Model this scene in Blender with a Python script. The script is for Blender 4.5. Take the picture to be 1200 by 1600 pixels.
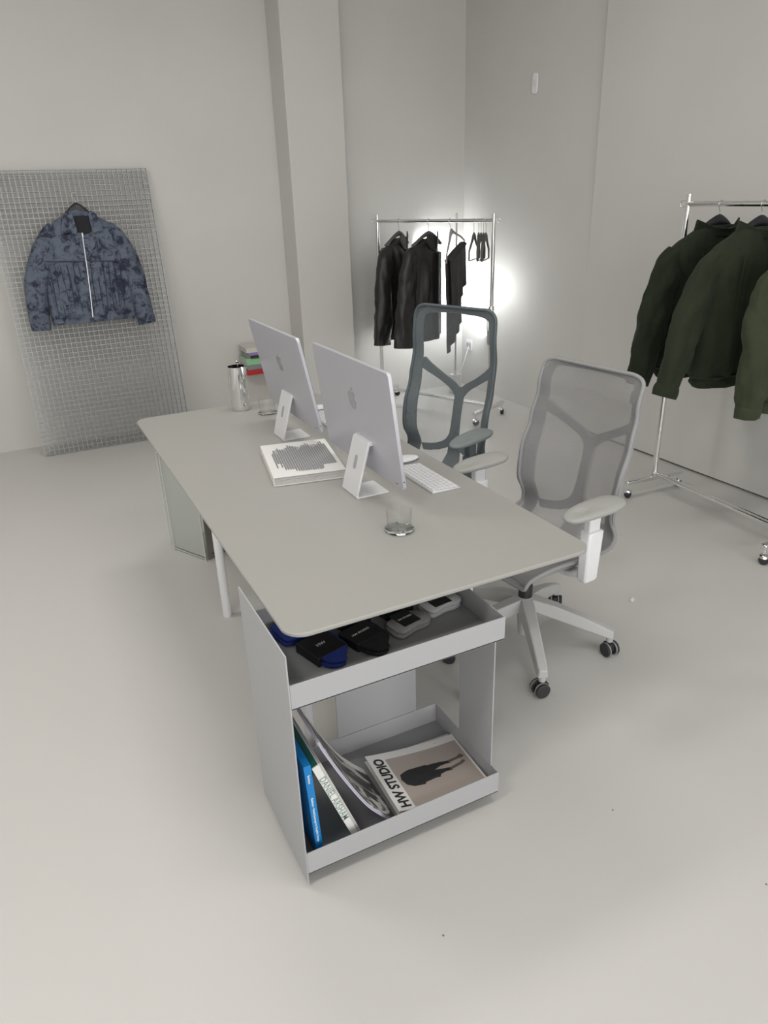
import bpy, bmesh, math, random
from mathutils import Vector, Matrix, noise
from math import sin, cos, pi, radians, sqrt, atan2

S = bpy.context.scene
COL = S.collection
for o in list(bpy.data.objects):
    bpy.data.objects.remove(o)

# ------------------------------------------------------------------ camera
F_PX, PITCH, ROLL, YAW, CAM_H = 1130.0, radians(23.76), radians(-1.97), radians(26.07), 1.65
fw = Vector((sin(YAW)*cos(PITCH), cos(YAW)*cos(PITCH), -sin(PITCH)))
r0 = Vector((cos(YAW), -sin(YAW), 0)); u0 = r0.cross(fw)
rt = r0*cos(ROLL) + u0*sin(ROLL); up = u0*cos(ROLL) - r0*sin(ROLL)
cam_d = bpy.data.cameras.new('camera'); cam = bpy.data.objects.new('camera', cam_d); COL.objects.link(cam)
cam_d.sensor_fit = 'VERTICAL'; cam_d.sensor_height = 36.0; cam_d.lens = 36.0*F_PX/1600.0
cam_d.clip_start = 0.02
M3 = Matrix((rt, up, -fw)).transposed()
cam.matrix_world = Matrix.Translation((0, 0, CAM_H)) @ M3.to_4x4()
S.camera = cam

# ------------------------------------------------------------------ world, lights, exposure
S.view_settings.view_transform = 'Standard'; S.view_settings.look = 'None'
S.view_settings.gamma = 1.0; S.view_settings.use_curve_mapping = False
S.view_settings.exposure = 0.12
W = bpy.data.worlds.new('world'); S.world = W; W.use_nodes = True
W.node_tree.nodes['Background'].inputs[0].default_value = (0.93, 0.97, 1.0, 1)
W.node_tree.nodes['Background'].inputs[1].default_value = 0.9

def area(name, loc, target, sx, sy, power, color=(1, 1, 1)):
    d = bpy.data.lights.new(name, 'AREA'); d.shape = 'RECTANGLE'; d.size = sx; d.size_y = sy
    d.energy = power; d.color = color
    o = bpy.data.objects.new(name, d); COL.objects.link(o); o.location = loc
    o.rotation_euler = (Vector(target)-Vector(loc)).to_track_quat('-Z', 'Y').to_euler()
    return o
WIN = [(-2.55, -0.85), (-0.55, 1.15), (1.45, 3.15)]          # three shop-front window bays behind the photographer
for k, (a, b) in enumerate(WIN):
    area('window_daylight', ((a+b)/2, -2.62, 1.55), ((a+b)/2, 3, 1.25), b-a, 2.7, 35, (1.0, 0.992, 0.975))
for x, y, pw in ((-1.2, 0.6, 26), (1.1, 0.6, 18), (-1.2, 3.2, 27), (1.1, 3.2, 19)):   # unseen overhead fill lights, added to brighten the deep room and walls
    area('ceiling_fill_light', (x, y, 3.36), (x, y, 0), 1.2, 0.5, pw, (1.0, 0.975, 0.94))

# ------------------------------------------------------------------ materials
def mat(name, col, rough=0.5, metal=0.0, spec=0.5, noise_amt=0.0, noise_scale=4.0, bump=0.0, bump_scale=200.0, sheen=0.0, coat=0.0):
    m = bpy.data.materials.new(name); m.use_nodes = True
    nt = m.node_tree; b = nt.nodes['Principled BSDF']
    b.inputs['Base Color'].default_value = (*col, 1); b.inputs['Roughness'].default_value = rough
    b.inputs['Metallic'].default_value = metal; b.inputs['Specular IOR Level'].default_value = spec
    if sheen: b.inputs['Sheen Weight'].default_value = sheen
    if coat: b.inputs['Coat Weight'].default_value = coat
    if noise_amt or bump:
        tc = nt.nodes.new('ShaderNodeTexCoord')
    if noise_amt:
        n = nt.nodes.new('ShaderNodeTexNoise'); n.inputs['Scale'].default_value = noise_scale; n.inputs['Detail'].default_value = 5
        nt.links.new(tc.outputs['Object'], n.inputs['Vector'])
        mx = nt.nodes.new('ShaderNodeMix'); mx.data_type = 'RGBA'
        k0, k1 = 1-noise_amt, 1+noise_amt
        mx.inputs[6].default_value = (col[0]*k0, col[1]*k0, col[2]*k0, 1); mx.inputs[7].default_value = (col[0]*k1, col[1]*k1, col[2]*k1, 1)
        nt.links.new(n.outputs['Fac'], mx.inputs[0]); nt.links.new(mx.outputs[2], b.inputs['Base Color'])
    if bump:
        n2 = nt.nodes.new('ShaderNodeTexNoise'); n2.inputs['Scale'].default_value = bump_scale; n2.inputs['Detail'].default_value = 3
        nt.links.new(tc.outputs['Object'], n2.inputs['Vector'])
        bp = nt.nodes.new('ShaderNodeBump'); bp.inputs['Strength'].default_value = bump; bp.inputs['Distance'].default_value = 0.004
        nt.links.new(n2.outputs['Fac'], bp.inputs['Height']); nt.links.new(bp.outputs[0], b.inputs['Normal'])
    return m

def mesh_fabric(name, col, opacity, pitch=560.0, contrast=0.35):
    """see-through elastic weave: thread colour mixed with gaps, fine wavy threads"""
    m = bpy.data.materials.new(name); m.use_nodes = True; nt = m.node_tree
    b = nt.nodes['Principled BSDF']; b.inputs['Base Color'].default_value = (*col, 1); b.inputs['Roughness'].default_value = 0.7
    out = nt.nodes['Material Output']; tr = nt.nodes.new('ShaderNodeBsdfTransparent'); mx = nt.nodes.new('ShaderNodeMixShader')
    tc = nt.nodes.new('ShaderNodeTexCoord'); w = nt.nodes.new('ShaderNodeTexWave')
    w.wave_type = 'BANDS'; w.bands_direction = 'DIAGONAL'; w.inputs['Scale'].default_value = pitch/6.0; w.inputs['Distortion'].default_value = 1.5
    w.inputs['Detail'].default_value = 1
    nt.links.new(tc.outputs['Object'], w.inputs['Vector'])
    mr = nt.nodes.new('ShaderNodeMapRange'); mr.inputs['To Min'].default_value = opacity*(1-contrast); mr.inputs['To Max'].default_value = min(1, opacity*(1+contrast))
    nt.links.new(w.outputs['Fac'], mr.inputs['Value']); nt.links.new(mr.outputs[0], mx.inputs[0])
    nt.links.new(tr.outputs[0], mx.inputs[1]); nt.links.new(b.outputs[0], mx.inputs[2]); nt.links.new(mx.outputs[0], out.inputs['Surface'])
    return m

def clear(name, tint, gloss=0.12, rough=0.02):
    """thin acrylic sheet: mostly transparent with a Fresnel sheen"""
    m = bpy.data.materials.new(name); m.use_nodes = True; nt = m.node_tree
    nt.nodes.remove(nt.nodes['Principled BSDF']); out = nt.nodes['Material Output']
    tr = nt.nodes.new('ShaderNodeBsdfTransparent'); tr.inputs[0].default_value = (*tint, 1)
    gl = nt.nodes.new('ShaderNodeBsdfGlossy'); gl.inputs['Roughness'].default_value = rough
    mx = nt.nodes.new('ShaderNodeMixShader'); lw = nt.nodes.new('ShaderNodeLayerWeight'); lw.inputs[0].default_value = 0.5
    pw = nt.nodes.new('ShaderNodeMath'); pw.operation = 'POWER'; pw.inputs[1].default_value = 4.0
    ad = nt.nodes.new('ShaderNodeMath'); ad.operation = 'MULTIPLY_ADD'; ad.inputs[1].default_value = 0.6; ad.inputs[2].default_value = gloss; ad.use_clamp = True
    nt.links.new(lw.outputs['Facing'], pw.inputs[0]); nt.links.new(pw.outputs[0], ad.inputs[0]); nt.links.new(ad.outputs[0], mx.inputs[0])
    nt.links.new(tr.outputs[0], mx.inputs[1]); nt.links.new(gl.outputs[0], mx.inputs[2]); nt.links.new(mx.outputs[0], out.inputs['Surface'])
    return m

def camo(name):
    m = mat(name, (0.1, 0.13, 0.19), 0.75); nt = m.node_tree; b = nt.nodes['Principled BSDF']
    tc = nt.nodes.new('ShaderNodeTexCoord')
    n = nt.nodes.new('ShaderNodeTexNoise'); n.inputs['Scale'].default_value = 15; n.inputs['Detail'].default_value = 10; n.inputs['Roughness'].default_value = 0.78; n.inputs['Distortion'].default_value = 0.6
    nt.links.new(tc.outputs['Object'], n.inputs['Vector'])
    r = nt.nodes.new('ShaderNodeValToRGB'); e = r.color_ramp.elements
    e[0].position = 0.43; e[0].color = (0.014, 0.018, 0.038, 1); e[1].position = 0.56; e[1].color = (0.108, 0.130, 0.172, 1)
    x = r.color_ramp.elements.new(0.462); x.color = (0.030, 0.040, 0.072, 1)
    x = r.color_ramp.elements.new(0.482); x.color = (0.078, 0.096, 0.136, 1)
    nt.links.new(n.outputs['Fac'], r.inputs[0]); nt.links.new(r.outputs[0], b.inputs['Base Color'])
    n2 = nt.nodes.new('ShaderNodeTexNoise'); n2.inputs['Scale'].default_value = 45; n2.inputs['Detail'].default_value = 4
    nt.links.new(tc.outputs['Object'], n2.inputs['Vector'])
    bp = nt.nodes.new('ShaderNodeBump'); bp.inputs['Strength'].default_value = 0.5; bp.inputs['Distance'].default_value = 0.006
    nt.links.new(n2.outputs['Fac'], bp.inputs['Height']); nt.links.new(bp.outputs[0], b.inputs['Normal'])
    return m

def corduroy(name, col):
    m = mat(name, col, 0.85, spec=0.2, noise_amt=0.35, noise_scale=7, sheen=0.05); nt = m.node_tree; b = nt.nodes['Principled BSDF']
    tc = nt.nodes.new('ShaderNodeTexCoord')
    n2 = nt.nodes.new('ShaderNodeTexNoise'); n2.inputs['Scale'].default_value = 28; n2.inputs['Detail'].default_value = 5
    nt.links.new(tc.outputs['Object'], n2.inputs['Vector'])
    bp = nt.nodes.new('ShaderNodeBump'); bp.inputs['Strength'].default_value = 0.55; bp.inputs['Distance'].default_value = 0.01
    nt.links.new(n2.outputs['Fac'], bp.inputs['Height']); nt.links.new(bp.outputs[0], b.inputs['Normal'])
    return m

def rocks(name):
    m = mat(name, (0.3, 0.3, 0.3), 0.45); nt = m.node_tree; b = nt.nodes['Principled BSDF']
    tc = nt.nodes.new('ShaderNodeTexCoord'); mp = nt.nodes.new('ShaderNodeMapping'); mp.inputs['Scale'].default_value = (1, 2.2, 1)
    nt.links.new(tc.outputs['Object'], mp.inputs[0])
    n = nt.nodes.new('ShaderNodeTexNoise'); n.inputs['Scale'].default_value = 9; n.inputs['Detail'].default_value = 8; n.inputs['Distortion'].default_value = 1.6
    nt.links.new(mp.outputs[0], n.inputs['Vector'])
    r = nt.nodes.new('ShaderNodeValToRGB'); e = r.color_ramp.elements
    e[0].position = 0.47; e[0].color = (0.045, 0.045, 0.045, 1); e[1].position = 0.56; e[1].color = (0.50, 0.49, 0.48, 1)
    x = r.color_ramp.elements.new(0.52); x.color = (0.10, 0.10, 0.10, 1)
    nt.links.new(n.outputs['Fac'], r.inputs[0]); nt.links.new(r.outputs[0], b.inputs['Base Color'])
    return m

def glass(name, col=(1, 1, 1)):
    m = mat(name, col, 0.0); b = m.node_tree.nodes['Principled BSDF']
    b.inputs['Transmission Weight'].default_value = 1.0; b.inputs['IOR'].default_value = 1.45
    return m

def emit(name, col, st):
    m = mat(name, col, 0.5); b = m.node_tree.nodes['Principled BSDF']
    b.inputs['Emission Color'].default_value = (*col, 1); b.inputs['Emission Strength'].default_value = st
    return m

M = dict(
    wall=mat('white_plaster', (0.60, 0.59, 0.565), 0.75, spec=0.25, noise_amt=0.055, noise_scale=1.6, bump=0.15, bump_scale=3.0),
    floor=mat('white_resin_floor', (0.555, 0.545, 0.525), 0.42, spec=0.4, noise_amt=0.02, noise_scale=0.9, bump=0.02, bump_scale=5),
    ceil=mat('ceiling_white', (0.72, 0.71, 0.69), 0.9),
    gap=mat('shadow_gap', (0.10, 0.095, 0.09), 0.9),
    frame_grey=mat('window_frame_grey', (0.3, 0.3, 0.3), 0.5, 0.6),
    desk=mat('desk_top_warm_grey', (0.345, 0.338, 0.318), 0.55, spec=0.35),
    white=mat('white_lacquer', (0.80, 0.80, 0.81), 0.4),
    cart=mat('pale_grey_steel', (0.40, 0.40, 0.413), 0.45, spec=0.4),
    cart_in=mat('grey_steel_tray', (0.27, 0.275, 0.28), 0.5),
    alu=mat('silver_aluminium', (0.58, 0.58, 0.635), 0.38, 0.55),
    alu_light=mat('bright_aluminium', (0.80, 0.80, 0.82), 0.35, 0.4),
    logo=mat('polished_logo', (0.47, 0.47, 0.50), 0.22, 0.6),
    blackg=mat('black_glass', (0.01, 0.01, 0.011), 0.06),
    slot=mat('slot_grey', (0.36, 0.36, 0.37), 0.5), hinge=mat('hinge_dark_grey', (0.22, 0.22, 0.24), 0.4, 0.5),
    key=mat('key_white', (0.74, 0.74, 0.76), 0.5),
    chrome=mat('chrome', (0.86, 0.86, 0.86), 0.07, 1.0),
    satin=mat('satin_steel', (0.60, 0.60, 0.60), 0.25, 1.0),
    black=mat('black_plastic', (0.018, 0.018, 0.02), 0.45),
    blackr=mat('black_rubber', (0.03, 0.03, 0.033), 0.6),
    ring=mat('grey_tyre', (0.30, 0.30, 0.31), 0.5),
    wood_black=mat('black_painted_wood', (0.014, 0.014, 0.018), 0.35),
    wood_dark=mat('dark_hanger', (0.09, 0.085, 0.08), 0.4),
    chair_frame=mat('light_grey_chair_plastic', (0.28, 0.28, 0.285), 0.5),
    chair_white=mat('white_chair_metal', (0.78, 0.78, 0.80), 0.35),
    chair_base=mat('pale_grey_chair_base', (0.50, 0.50, 0.495), 0.45),
    pad=mat('grey_soft_pad', (0.36, 0.36, 0.34), 0.6),
    chair_mesh=mesh_fabric('light_grey_chair_mesh', (0.275, 0.27, 0.27), 0.66, contrast=0.12),
    dark_frame=mat('blue_grey_chair_plastic', (0.085, 0.105, 0.115), 0.45),
    dark_pad=mat('blue_grey_pad', (0.20, 0.225, 0.225), 0.6),
    dark_mesh=mesh_fabric('blue_grey_chair_mesh', (0.26, 0.285, 0.30), 0.28, contrast=0.35),
    steel=mat('galvanised_steel', (0.34, 0.345, 0.35), 0.42, 0.6, noise_amt=0.12, noise_scale=25),
    camo=camo('slate_camouflage_cloth'), camo_dark=mat('navy_stitch_and_shade', (0.03, 0.037, 0.06), 0.8),
    lining=mat('black_lining_and_shade', (0.008, 0.008, 0.012), 0.8),
    zip=mat('silver_zip', (0.52, 0.52, 0.53), 0.35, 0.8),
    leather=mat('black_leather', (0.013, 0.012, 0.012), 0.42, noise_amt=0.3, noise_scale=8, bump=0.4, bump_scale=40),
    charcoal=mat('charcoal_cloth', (0.035, 0.033, 0.033), 0.85, noise_amt=0.3, noise_scale=12, bump=0.4, bump_scale=60),
    green=corduroy('dark_olive_cloth', (0.014, 0.019, 0.010)),
    green2=corduroy('olive_cloth', (0.023, 0.029, 0.016)),
    green3=corduroy('lighter_olive_cloth', (0.043, 0.052, 0.029)),
    paper=mat('paper_white', (0.72, 0.71, 0.69), 0.7), paper_grey=mat('paper_edge', (0.50, 0.49, 0.47), 0.8, noise_amt=0.1, noise_scale=60),
    blue=mat('bright_blue_cover', (0.005, 0.21, 0.56), 0.4), teal=mat('teal_green_cover', (0.016, 0.145, 0.105), 0.5),
    textw=mat('white_print', (0.8, 0.8, 0.8), 0.6), textb=mat('black_print', (0.012, 0.012, 0.012), 0.6), textg=mat('grey_green_print', (0.20, 0.30, 0.26), 0.6),
    grey_print=mat('grey_print', (0.21, 0.21, 0.215), 0.6), pale_print=mat('pale_grey_print', (0.40, 0.40, 0.40), 0.6),
    taupe=mat('taupe_photo_print', (0.40, 0.345, 0.31), 0.5), nearblack=mat('near_black_print', (0.018, 0.018, 0.021), 0.55), skin=mat('dark_sock_print', (0.12, 0.09, 0.09), 0.55),
    lilac=mat('lilac_spine', (0.46, 0.43, 0.62), 0.5), rocks=rocks('rock_photo_print'),
    sock_blue=mat('royal_blue_knit', (0.010, 0.028, 0.19), 0.9, noise_amt=0.2, noise_scale=60, bump=0.5, bump_scale=300), sock_black=mat('black_knit', (0.008, 0.008, 0.009), 0.9, bump=0.5, bump_scale=300),
    sock_grey=mat('grey_marl_knit', (0.29, 0.285, 0.28), 0.9, noise_amt=0.15, noise_scale=200, bump=0.5, bump_scale=300), sock_white=mat('white_knit', (0.54, 0.54, 0.55), 0.9, bump=0.5, bump_scale=300),
    band=mat('black_card_band', (0.006, 0.006, 0.007), 0.55),
    red=mat('red_lacquer', (0.42, 0.012, 0.014), 0.35), purple=mat('purple_cover', (0.26, 0.18, 0.42), 0.5), mint=mat('mint_green_cover', (0.26, 0.52, 0.29), 0.5),
    greyblue=mat('grey_blue_cover', (0.22, 0.23, 0.25), 0.5), cream=mat('cream_cover', (0.60, 0.585, 0.54), 0.6),
    glass=glass('clear_glass', (0.97, 0.985, 0.975)), acrylic=clear('clear_acrylic', (0.95, 0.96, 0.955), 0.05), thin_glass=clear('thin_glass', (0.988, 0.992, 0.99), 0.015), acrylic_edge=mat('frosted_acrylic_edge', (0.66, 0.66, 0.66), 0.3),
    frost=mat('frosted_sheet', (0.60, 0.615, 0.585), 0.35), taupe_metal=mat('taupe_metal_sheet', (0.20, 0.185, 0.165), 0.3, 0.35),
    concrete=mat('white_concrete', (0.62, 0.62, 0.61), 0.8, noise_amt=0.1, noise_scale=20), socket=mat('white_socket_plastic', (0.72, 0.72, 0.73), 0.35), socket_grey=mat('socket_outline_grey', (0.3, 0.3, 0.32), 0.4),
    cord=mat('white_cable', (0.7, 0.7, 0.7), 0.5), led=emit('led_strip', (0.95, 0.98, 1.0), 8.0), brass=mat('gas_lift_metal', (0.35, 0.30, 0.22), 0.2, 1.0),
)

# ------------------------------------------------------------------ mesh helpers
class MB:
    def __init__(s): s.v = []; s.f = []
    def add(s, vs, fs, mtx=None):
        b = len(s.v)
        s.v += [tuple(mtx @ Vector(p)) if mtx else tuple(p) for p in vs]
        s.f += [tuple(b+i for i in f) for f in fs]
        return s
    def box(s, c, d, mtx=None):
        x, y, z = c; a, b, e = d[0]/2, d[1]/2, d[2]/2
        vs = [(x+i*a, y+j*b, z+k*e) for k in (-1, 1) for j in (-1, 1) for i in (-1, 1)]
        return s.add(vs, [(0, 2, 3, 1), (4, 5, 7, 6), (0, 1, 5, 4), (2, 6, 7, 3), (0, 4, 6, 2), (1, 3, 7, 5)], mtx)
    def prism(s, poly, z0, z1, mtx=None):
        n = len(poly); ar = sum(poly[i][0]*poly[(i+1) % n][1]-poly[(i+1) % n][0]*poly[i][1] for i in range(n))
        if ar < 0: poly = poly[::-1]
        vs = [(x, y, z0) for x, y in poly]+[(x, y, z1) for x, y in poly]
        fs = [tuple(range(n))[::-1], tuple(range(n, 2*n))]+[(i, (i+1) % n, n+(i+1) % n, n+i) for i in range(n)]
        return s.add(vs, fs, mtx)
    def loft(s, rings, cap0=True, cap1=True, closed=True, mtx=None):
        n = len(rings[0]); vs = [p for r in rings for p in r]; fs = []
        for i in range(len(rings)-1):
            for j in range(n if closed else n-1):
                k = (j+1) % n; fs.append((i*n+j, i*n+k, (i+1)*n+k, (i+1)*n+j))
        if closed and cap0: fs.append(tuple(range(n))[::-1])
        if closed and cap1: fs.append(tuple(range((len(rings)-1)*n, len(rings)*n)))
        return s.add(vs, fs, mtx)
    def tube(s, path, r, n=10, mtx=None, caps=True, cyc=False):
        P = [Vector(p) for p in path]; R = r if isinstance(r, (list, tuple)) else [r]*len(P)
        rings = []; prev = None; L = len(P)
        for i, p in enumerate(P):
            if cyc: t = P[(i+1) % L]-P[i-1]
            else: t = (P[min(i+1, L-1)]-P[max(i-1, 0)])
            t = t.normalized() if t.length > 1e-9 else Vector((0, 0, 1))
            if prev is None: a = t.orthogonal().normalized()
            else: a = (prev-t*prev.dot(t)); a = a.normalized() if a.length > 1e-6 else t.orthogonal().normalized()
            prev = a; b = t.cross(a)
            rings.append([tuple(p+(a*cos(2*pi*k/n)+b*sin(2*pi*k/n))*R[i]) for k in range(n)])
        if cyc: rings.append(rings[0]); caps = False
        return s.loft(rings, caps, caps, True, mtx)
    def lathe(s, prof, n=24, c=(0, 0, 0), mtx=None):
        rings = [[(c[0]+r*cos(2*pi*k/n), c[1]+r*sin(2*pi*k/n), c[2]+z) for k in range(n)] for r, z in prof]
        return s.loft(rings, True, True, True, mtx)
    def cyl(s, a, b, r, n=14, mtx=None): return s.tube([a, b], r, n, mtx)
    def grid(s, fn, nu, nv, mtx=None):
        vs = [fn(i/nu, j/nv) for j in range(nv+1) for i in range(nu+1)]
        fs = [(j*(nu+1)+i, j*(nu+1)+i+1, (j+1)*(nu+1)+i+1, (j+1)*(nu+1)+i) for j in range(nv) for i in range(nu)]
        return s.add(vs, fs, mtx)
    def mesh(s, name, m, smooth=40):
        me = bpy.data.meshes.new(name); me.from_pydata(s.v, [], s.f); me.update()
        bm = bmesh.new(); bm.from_mesh(me); bmesh.ops.recalc_face_normals(bm, faces=bm.faces); bm.to_mesh(me); bm.free()
        if m: me.materials.append(m)
        if smooth:
            me.shade_smooth(); me.set_sharp_from_angle(angle=radians(smooth))
        return me
    def build(s, name, m, parent=None, bevel=0, smooth=40, seg=2, solid=0):
        o = bpy.data.objects.new(name, s.mesh(name, m, smooth)); COL.objects.link(o)
        if parent: o.parent = parent
        if solid:
            md = o.modifiers.new('thickness', 'SOLIDIFY'); md.thickness = solid; md.offset = 0
        if bevel:
            md = o.modifiers.new('bevel', 'BEVEL'); md.width = bevel; md.segments = seg; md.limit_method = 'ANGLE'; md.angle_limit = radians(50)
        return o

def tag(o, label=None, cat=None, group=None, kind=None):
    if label: o['label'] = label
    if cat: o['category'] = cat
    if group: o['group'] = group
    if kind: o['kind'] = kind
    return o
def thing(name, label, cat, loc=(0, 0, 0), rz=0.0, group=None):
    o = bpy.data.objects.new(name, None); COL.objects.link(o); o.empty_display_size = 0.05
    o.location = loc; o.rotation_euler = (0, 0, rz)
    return tag(o, label, cat, group)
def copy_tree(o, parent=None):
    c = o.copy(); COL.objects.link(c)
    if parent: c.parent = parent
    for ch in list(o.children): copy_tree(ch, c)
    return c
def struct(name, mb, m, parent=None, **k):
    o = mb.build(name, m, parent, **k)
    if not parent: o['kind'] = 'structure'
    return o
def rrect(x0, y0, x1, y1, r, n=5):
    pts = []
    for cx, cy, a in ((x1-r, y1-r, 0), (x0+r, y1-r, 90), (x0+r, y0+r, 180), (x1-r, y0+r, 270)):
        for k in range(n+1):
            t = radians(a+90*k/n); pts.append((cx+r*cos(t), cy+r*sin(t)))
    return pts
def frame(o, x, y, z=None):
    """matrix taking local axes to x, y, z placed at o"""
    x = Vector(x).normalized(); y = Vector(y); y = (y-x*y.dot(x)).normalized(); z = x.cross(y)
    m = Matrix((x, y, z)).transposed().to_4x4(); m.translation = Vector(o); return m
def text(name, body, size, m, mtx, parent=None, weight=0.0, sx=1.0, space=1.0, align='CENTER'):
    cu = bpy.data.curves.new(name, 'FONT'); cu.body = body; cu.size = size; cu.extrude = 0.0001; cu.offset = weight
    cu.align_x = align; cu.align_y = 'CENTER'; cu.space_character = space; cu.resolution_u = 3
    t = bpy.data.objects.new(name, cu); COL.objects.link(t)
    dg = bpy.context.evaluated_depsgraph_get(); me = bpy.data.meshes.new_from_object(t.evaluated_get(dg)); bpy.data.objects.remove(t)
    me.transform(mtx @ Matrix.Diagonal((sx, 1, 1, 1))); me.materials.clear(); me.materials.append(m)
    o = bpy.data.objects.new(name, me); COL.objects.link(o)
    if parent: o.parent = parent
    return o
def catmull(P, n):
    """resample a polyline of tuples smoothly to n+1 samples"""
    out = []; m = len(P)-1
    for k in range(n+1):
        t = k/n*m; i = min(int(t), m-1); u = t-i
        p0, p1, p2, p3 = P[max(i-1, 0)], P[i], P[i+1], P[min(i+2, m)]
        out.append(tuple(0.5*((2*b)+(c-a)*u+(2*a-5*b+4*c-d)*u*u+(-a+3*b-3*c+d)*u**3) for a, b, c, d in zip(p0, p1, p2, p3)))
    return out
def nz(x, y, z): return noise.noise(Vector((x, y, z)))

# ------------------------------------------------------------------ the room
XR, XF, YB, YP, YA = 3.58, 3.625, 5.775, 5.50, 5.66     # right wall, right wall far part, back wall, pilaster front, alcove wall
XL, YF, ZC = -2.9, -2.5, 3.4
struct('floor', MB().box(((XL+XF)/2, (YF+6.1)/2, -0.05), (XF-XL+0.6, 6.1-YF+0.4, 0.1)), M['floor'], smooth=0)
struct('ceiling', MB().box(((XL+XF)/2, (YF+6.1)/2, ZC+0.05), (XF-XL+0.6, 6.1-YF+0.4, 0.1)), M['ceil'], smooth=0)
struct('wall_left', MB().box((XL-0.1, (YF+6)/2, ZC/2), (0.2, 6-YF, ZC)), M['wall'], smooth=0)
struct('wall_back', MB().box(((XL+2.1)/2, YB+0.1, ZC/2), (2.1-XL, 0.2, ZC)), M['wall'], smooth=0)
struct('wall_pilaster', MB().box(((2.03+2.475)/2, (YP+5.97)/2, ZC/2), (0.445, 5.97-YP, ZC)), M['wall'], bevel=0.004)
struct('wall_alcove', MB().box(((2.4+XF+.1)/2, YA+0.15, ZC/2), (XF+.1-2.4, 0.3, ZC)), M['wall'], smooth=0)
struct('wall_right', MB().box((XF+0.1, (4.02+6.0)/2, ZC/2), (0.2, 6.0-4.02, ZC)), M['wall'], smooth=0)
struct('wall_right_near', MB().box((XR+0.12, (YF+4.02)/2, ZC/2+0.006), (0.24, 4.02-YF, ZC-0.012)), M['wall'], bevel=0.003)
struct('baseboard_right', MB().box((XR+0.10, (YF+4.02)/2, 0.006), (0.16, 4.02-YF-0.02, 0.012)), M['gap'], smooth=0)
wf = MB()
xs = [XL]+[v for ab in WIN for v in ab]+[XR+0.2]
for k in range(0, len(xs), 2): wf.box(((xs[k]+xs[k+1])/2, YF-0.1, ZC/2), (xs[k+1]-xs[k], 0.2, ZC))
for a, b in WIN:
    wf.box(((a+b)/2, YF-0.1, 0.09), (b-a, 0.2, 0.18)); wf.box(((a+b)/2, YF-0.1, (2.95+ZC)/2), (b-a, 0.2, ZC-2.95))
struct('wall_front', wf, M['wall'], smooth=0)
for k, (a, b) in enumerate(WIN):
    fr = MB()
    for x in (a+0.03, b-0.03): fr.box((x, YF-0.06, 1.565), (0.06, 0.06, 2.77))
    for z in (0.21, 2.92): fr.box(((a+b)/2, YF-0.06, z), (b-a-0.12, 0.06, 0.06))
    struct('window_%d' % (k+1), fr, M['frame_grey'])

# ------------------------------------------------------------------ desk
DZ = 0.735
desk = thing('desk', 'long warm grey desk with rounded thin top and white round legs', 'desk', (0.855, 2.3725, 0))
MB().prism(rrect(-0.45, -1.0275, 0.45, 1.0275, 0.055, 8), DZ-0.012, DZ).build('desktop', M['desk'], desk, bevel=0.0035)
for sx in (-1, 1):
    for y in (-0.63, 0.352):
        MB().lathe([(0.0165, 0.0), (0.0185, 0.004), (0.0185, 0.70), (0.03, 0.705), (0.03, DZ-0.0125)], 20, (sx*0.292, y, 0)).build('leg', M['white'], desk)
for y in (-0.63, 0.352):
    MB().box((0, y, 0.705), (0.56, 0.04, 0.022)).build('crossbar', M['white'], desk, bevel=0.003)
MB().box((0, -0.139, 0.705), (0.04, 0.94, 0.022)).build('spine_beam', M['white'], desk, bevel=0.003)

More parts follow.
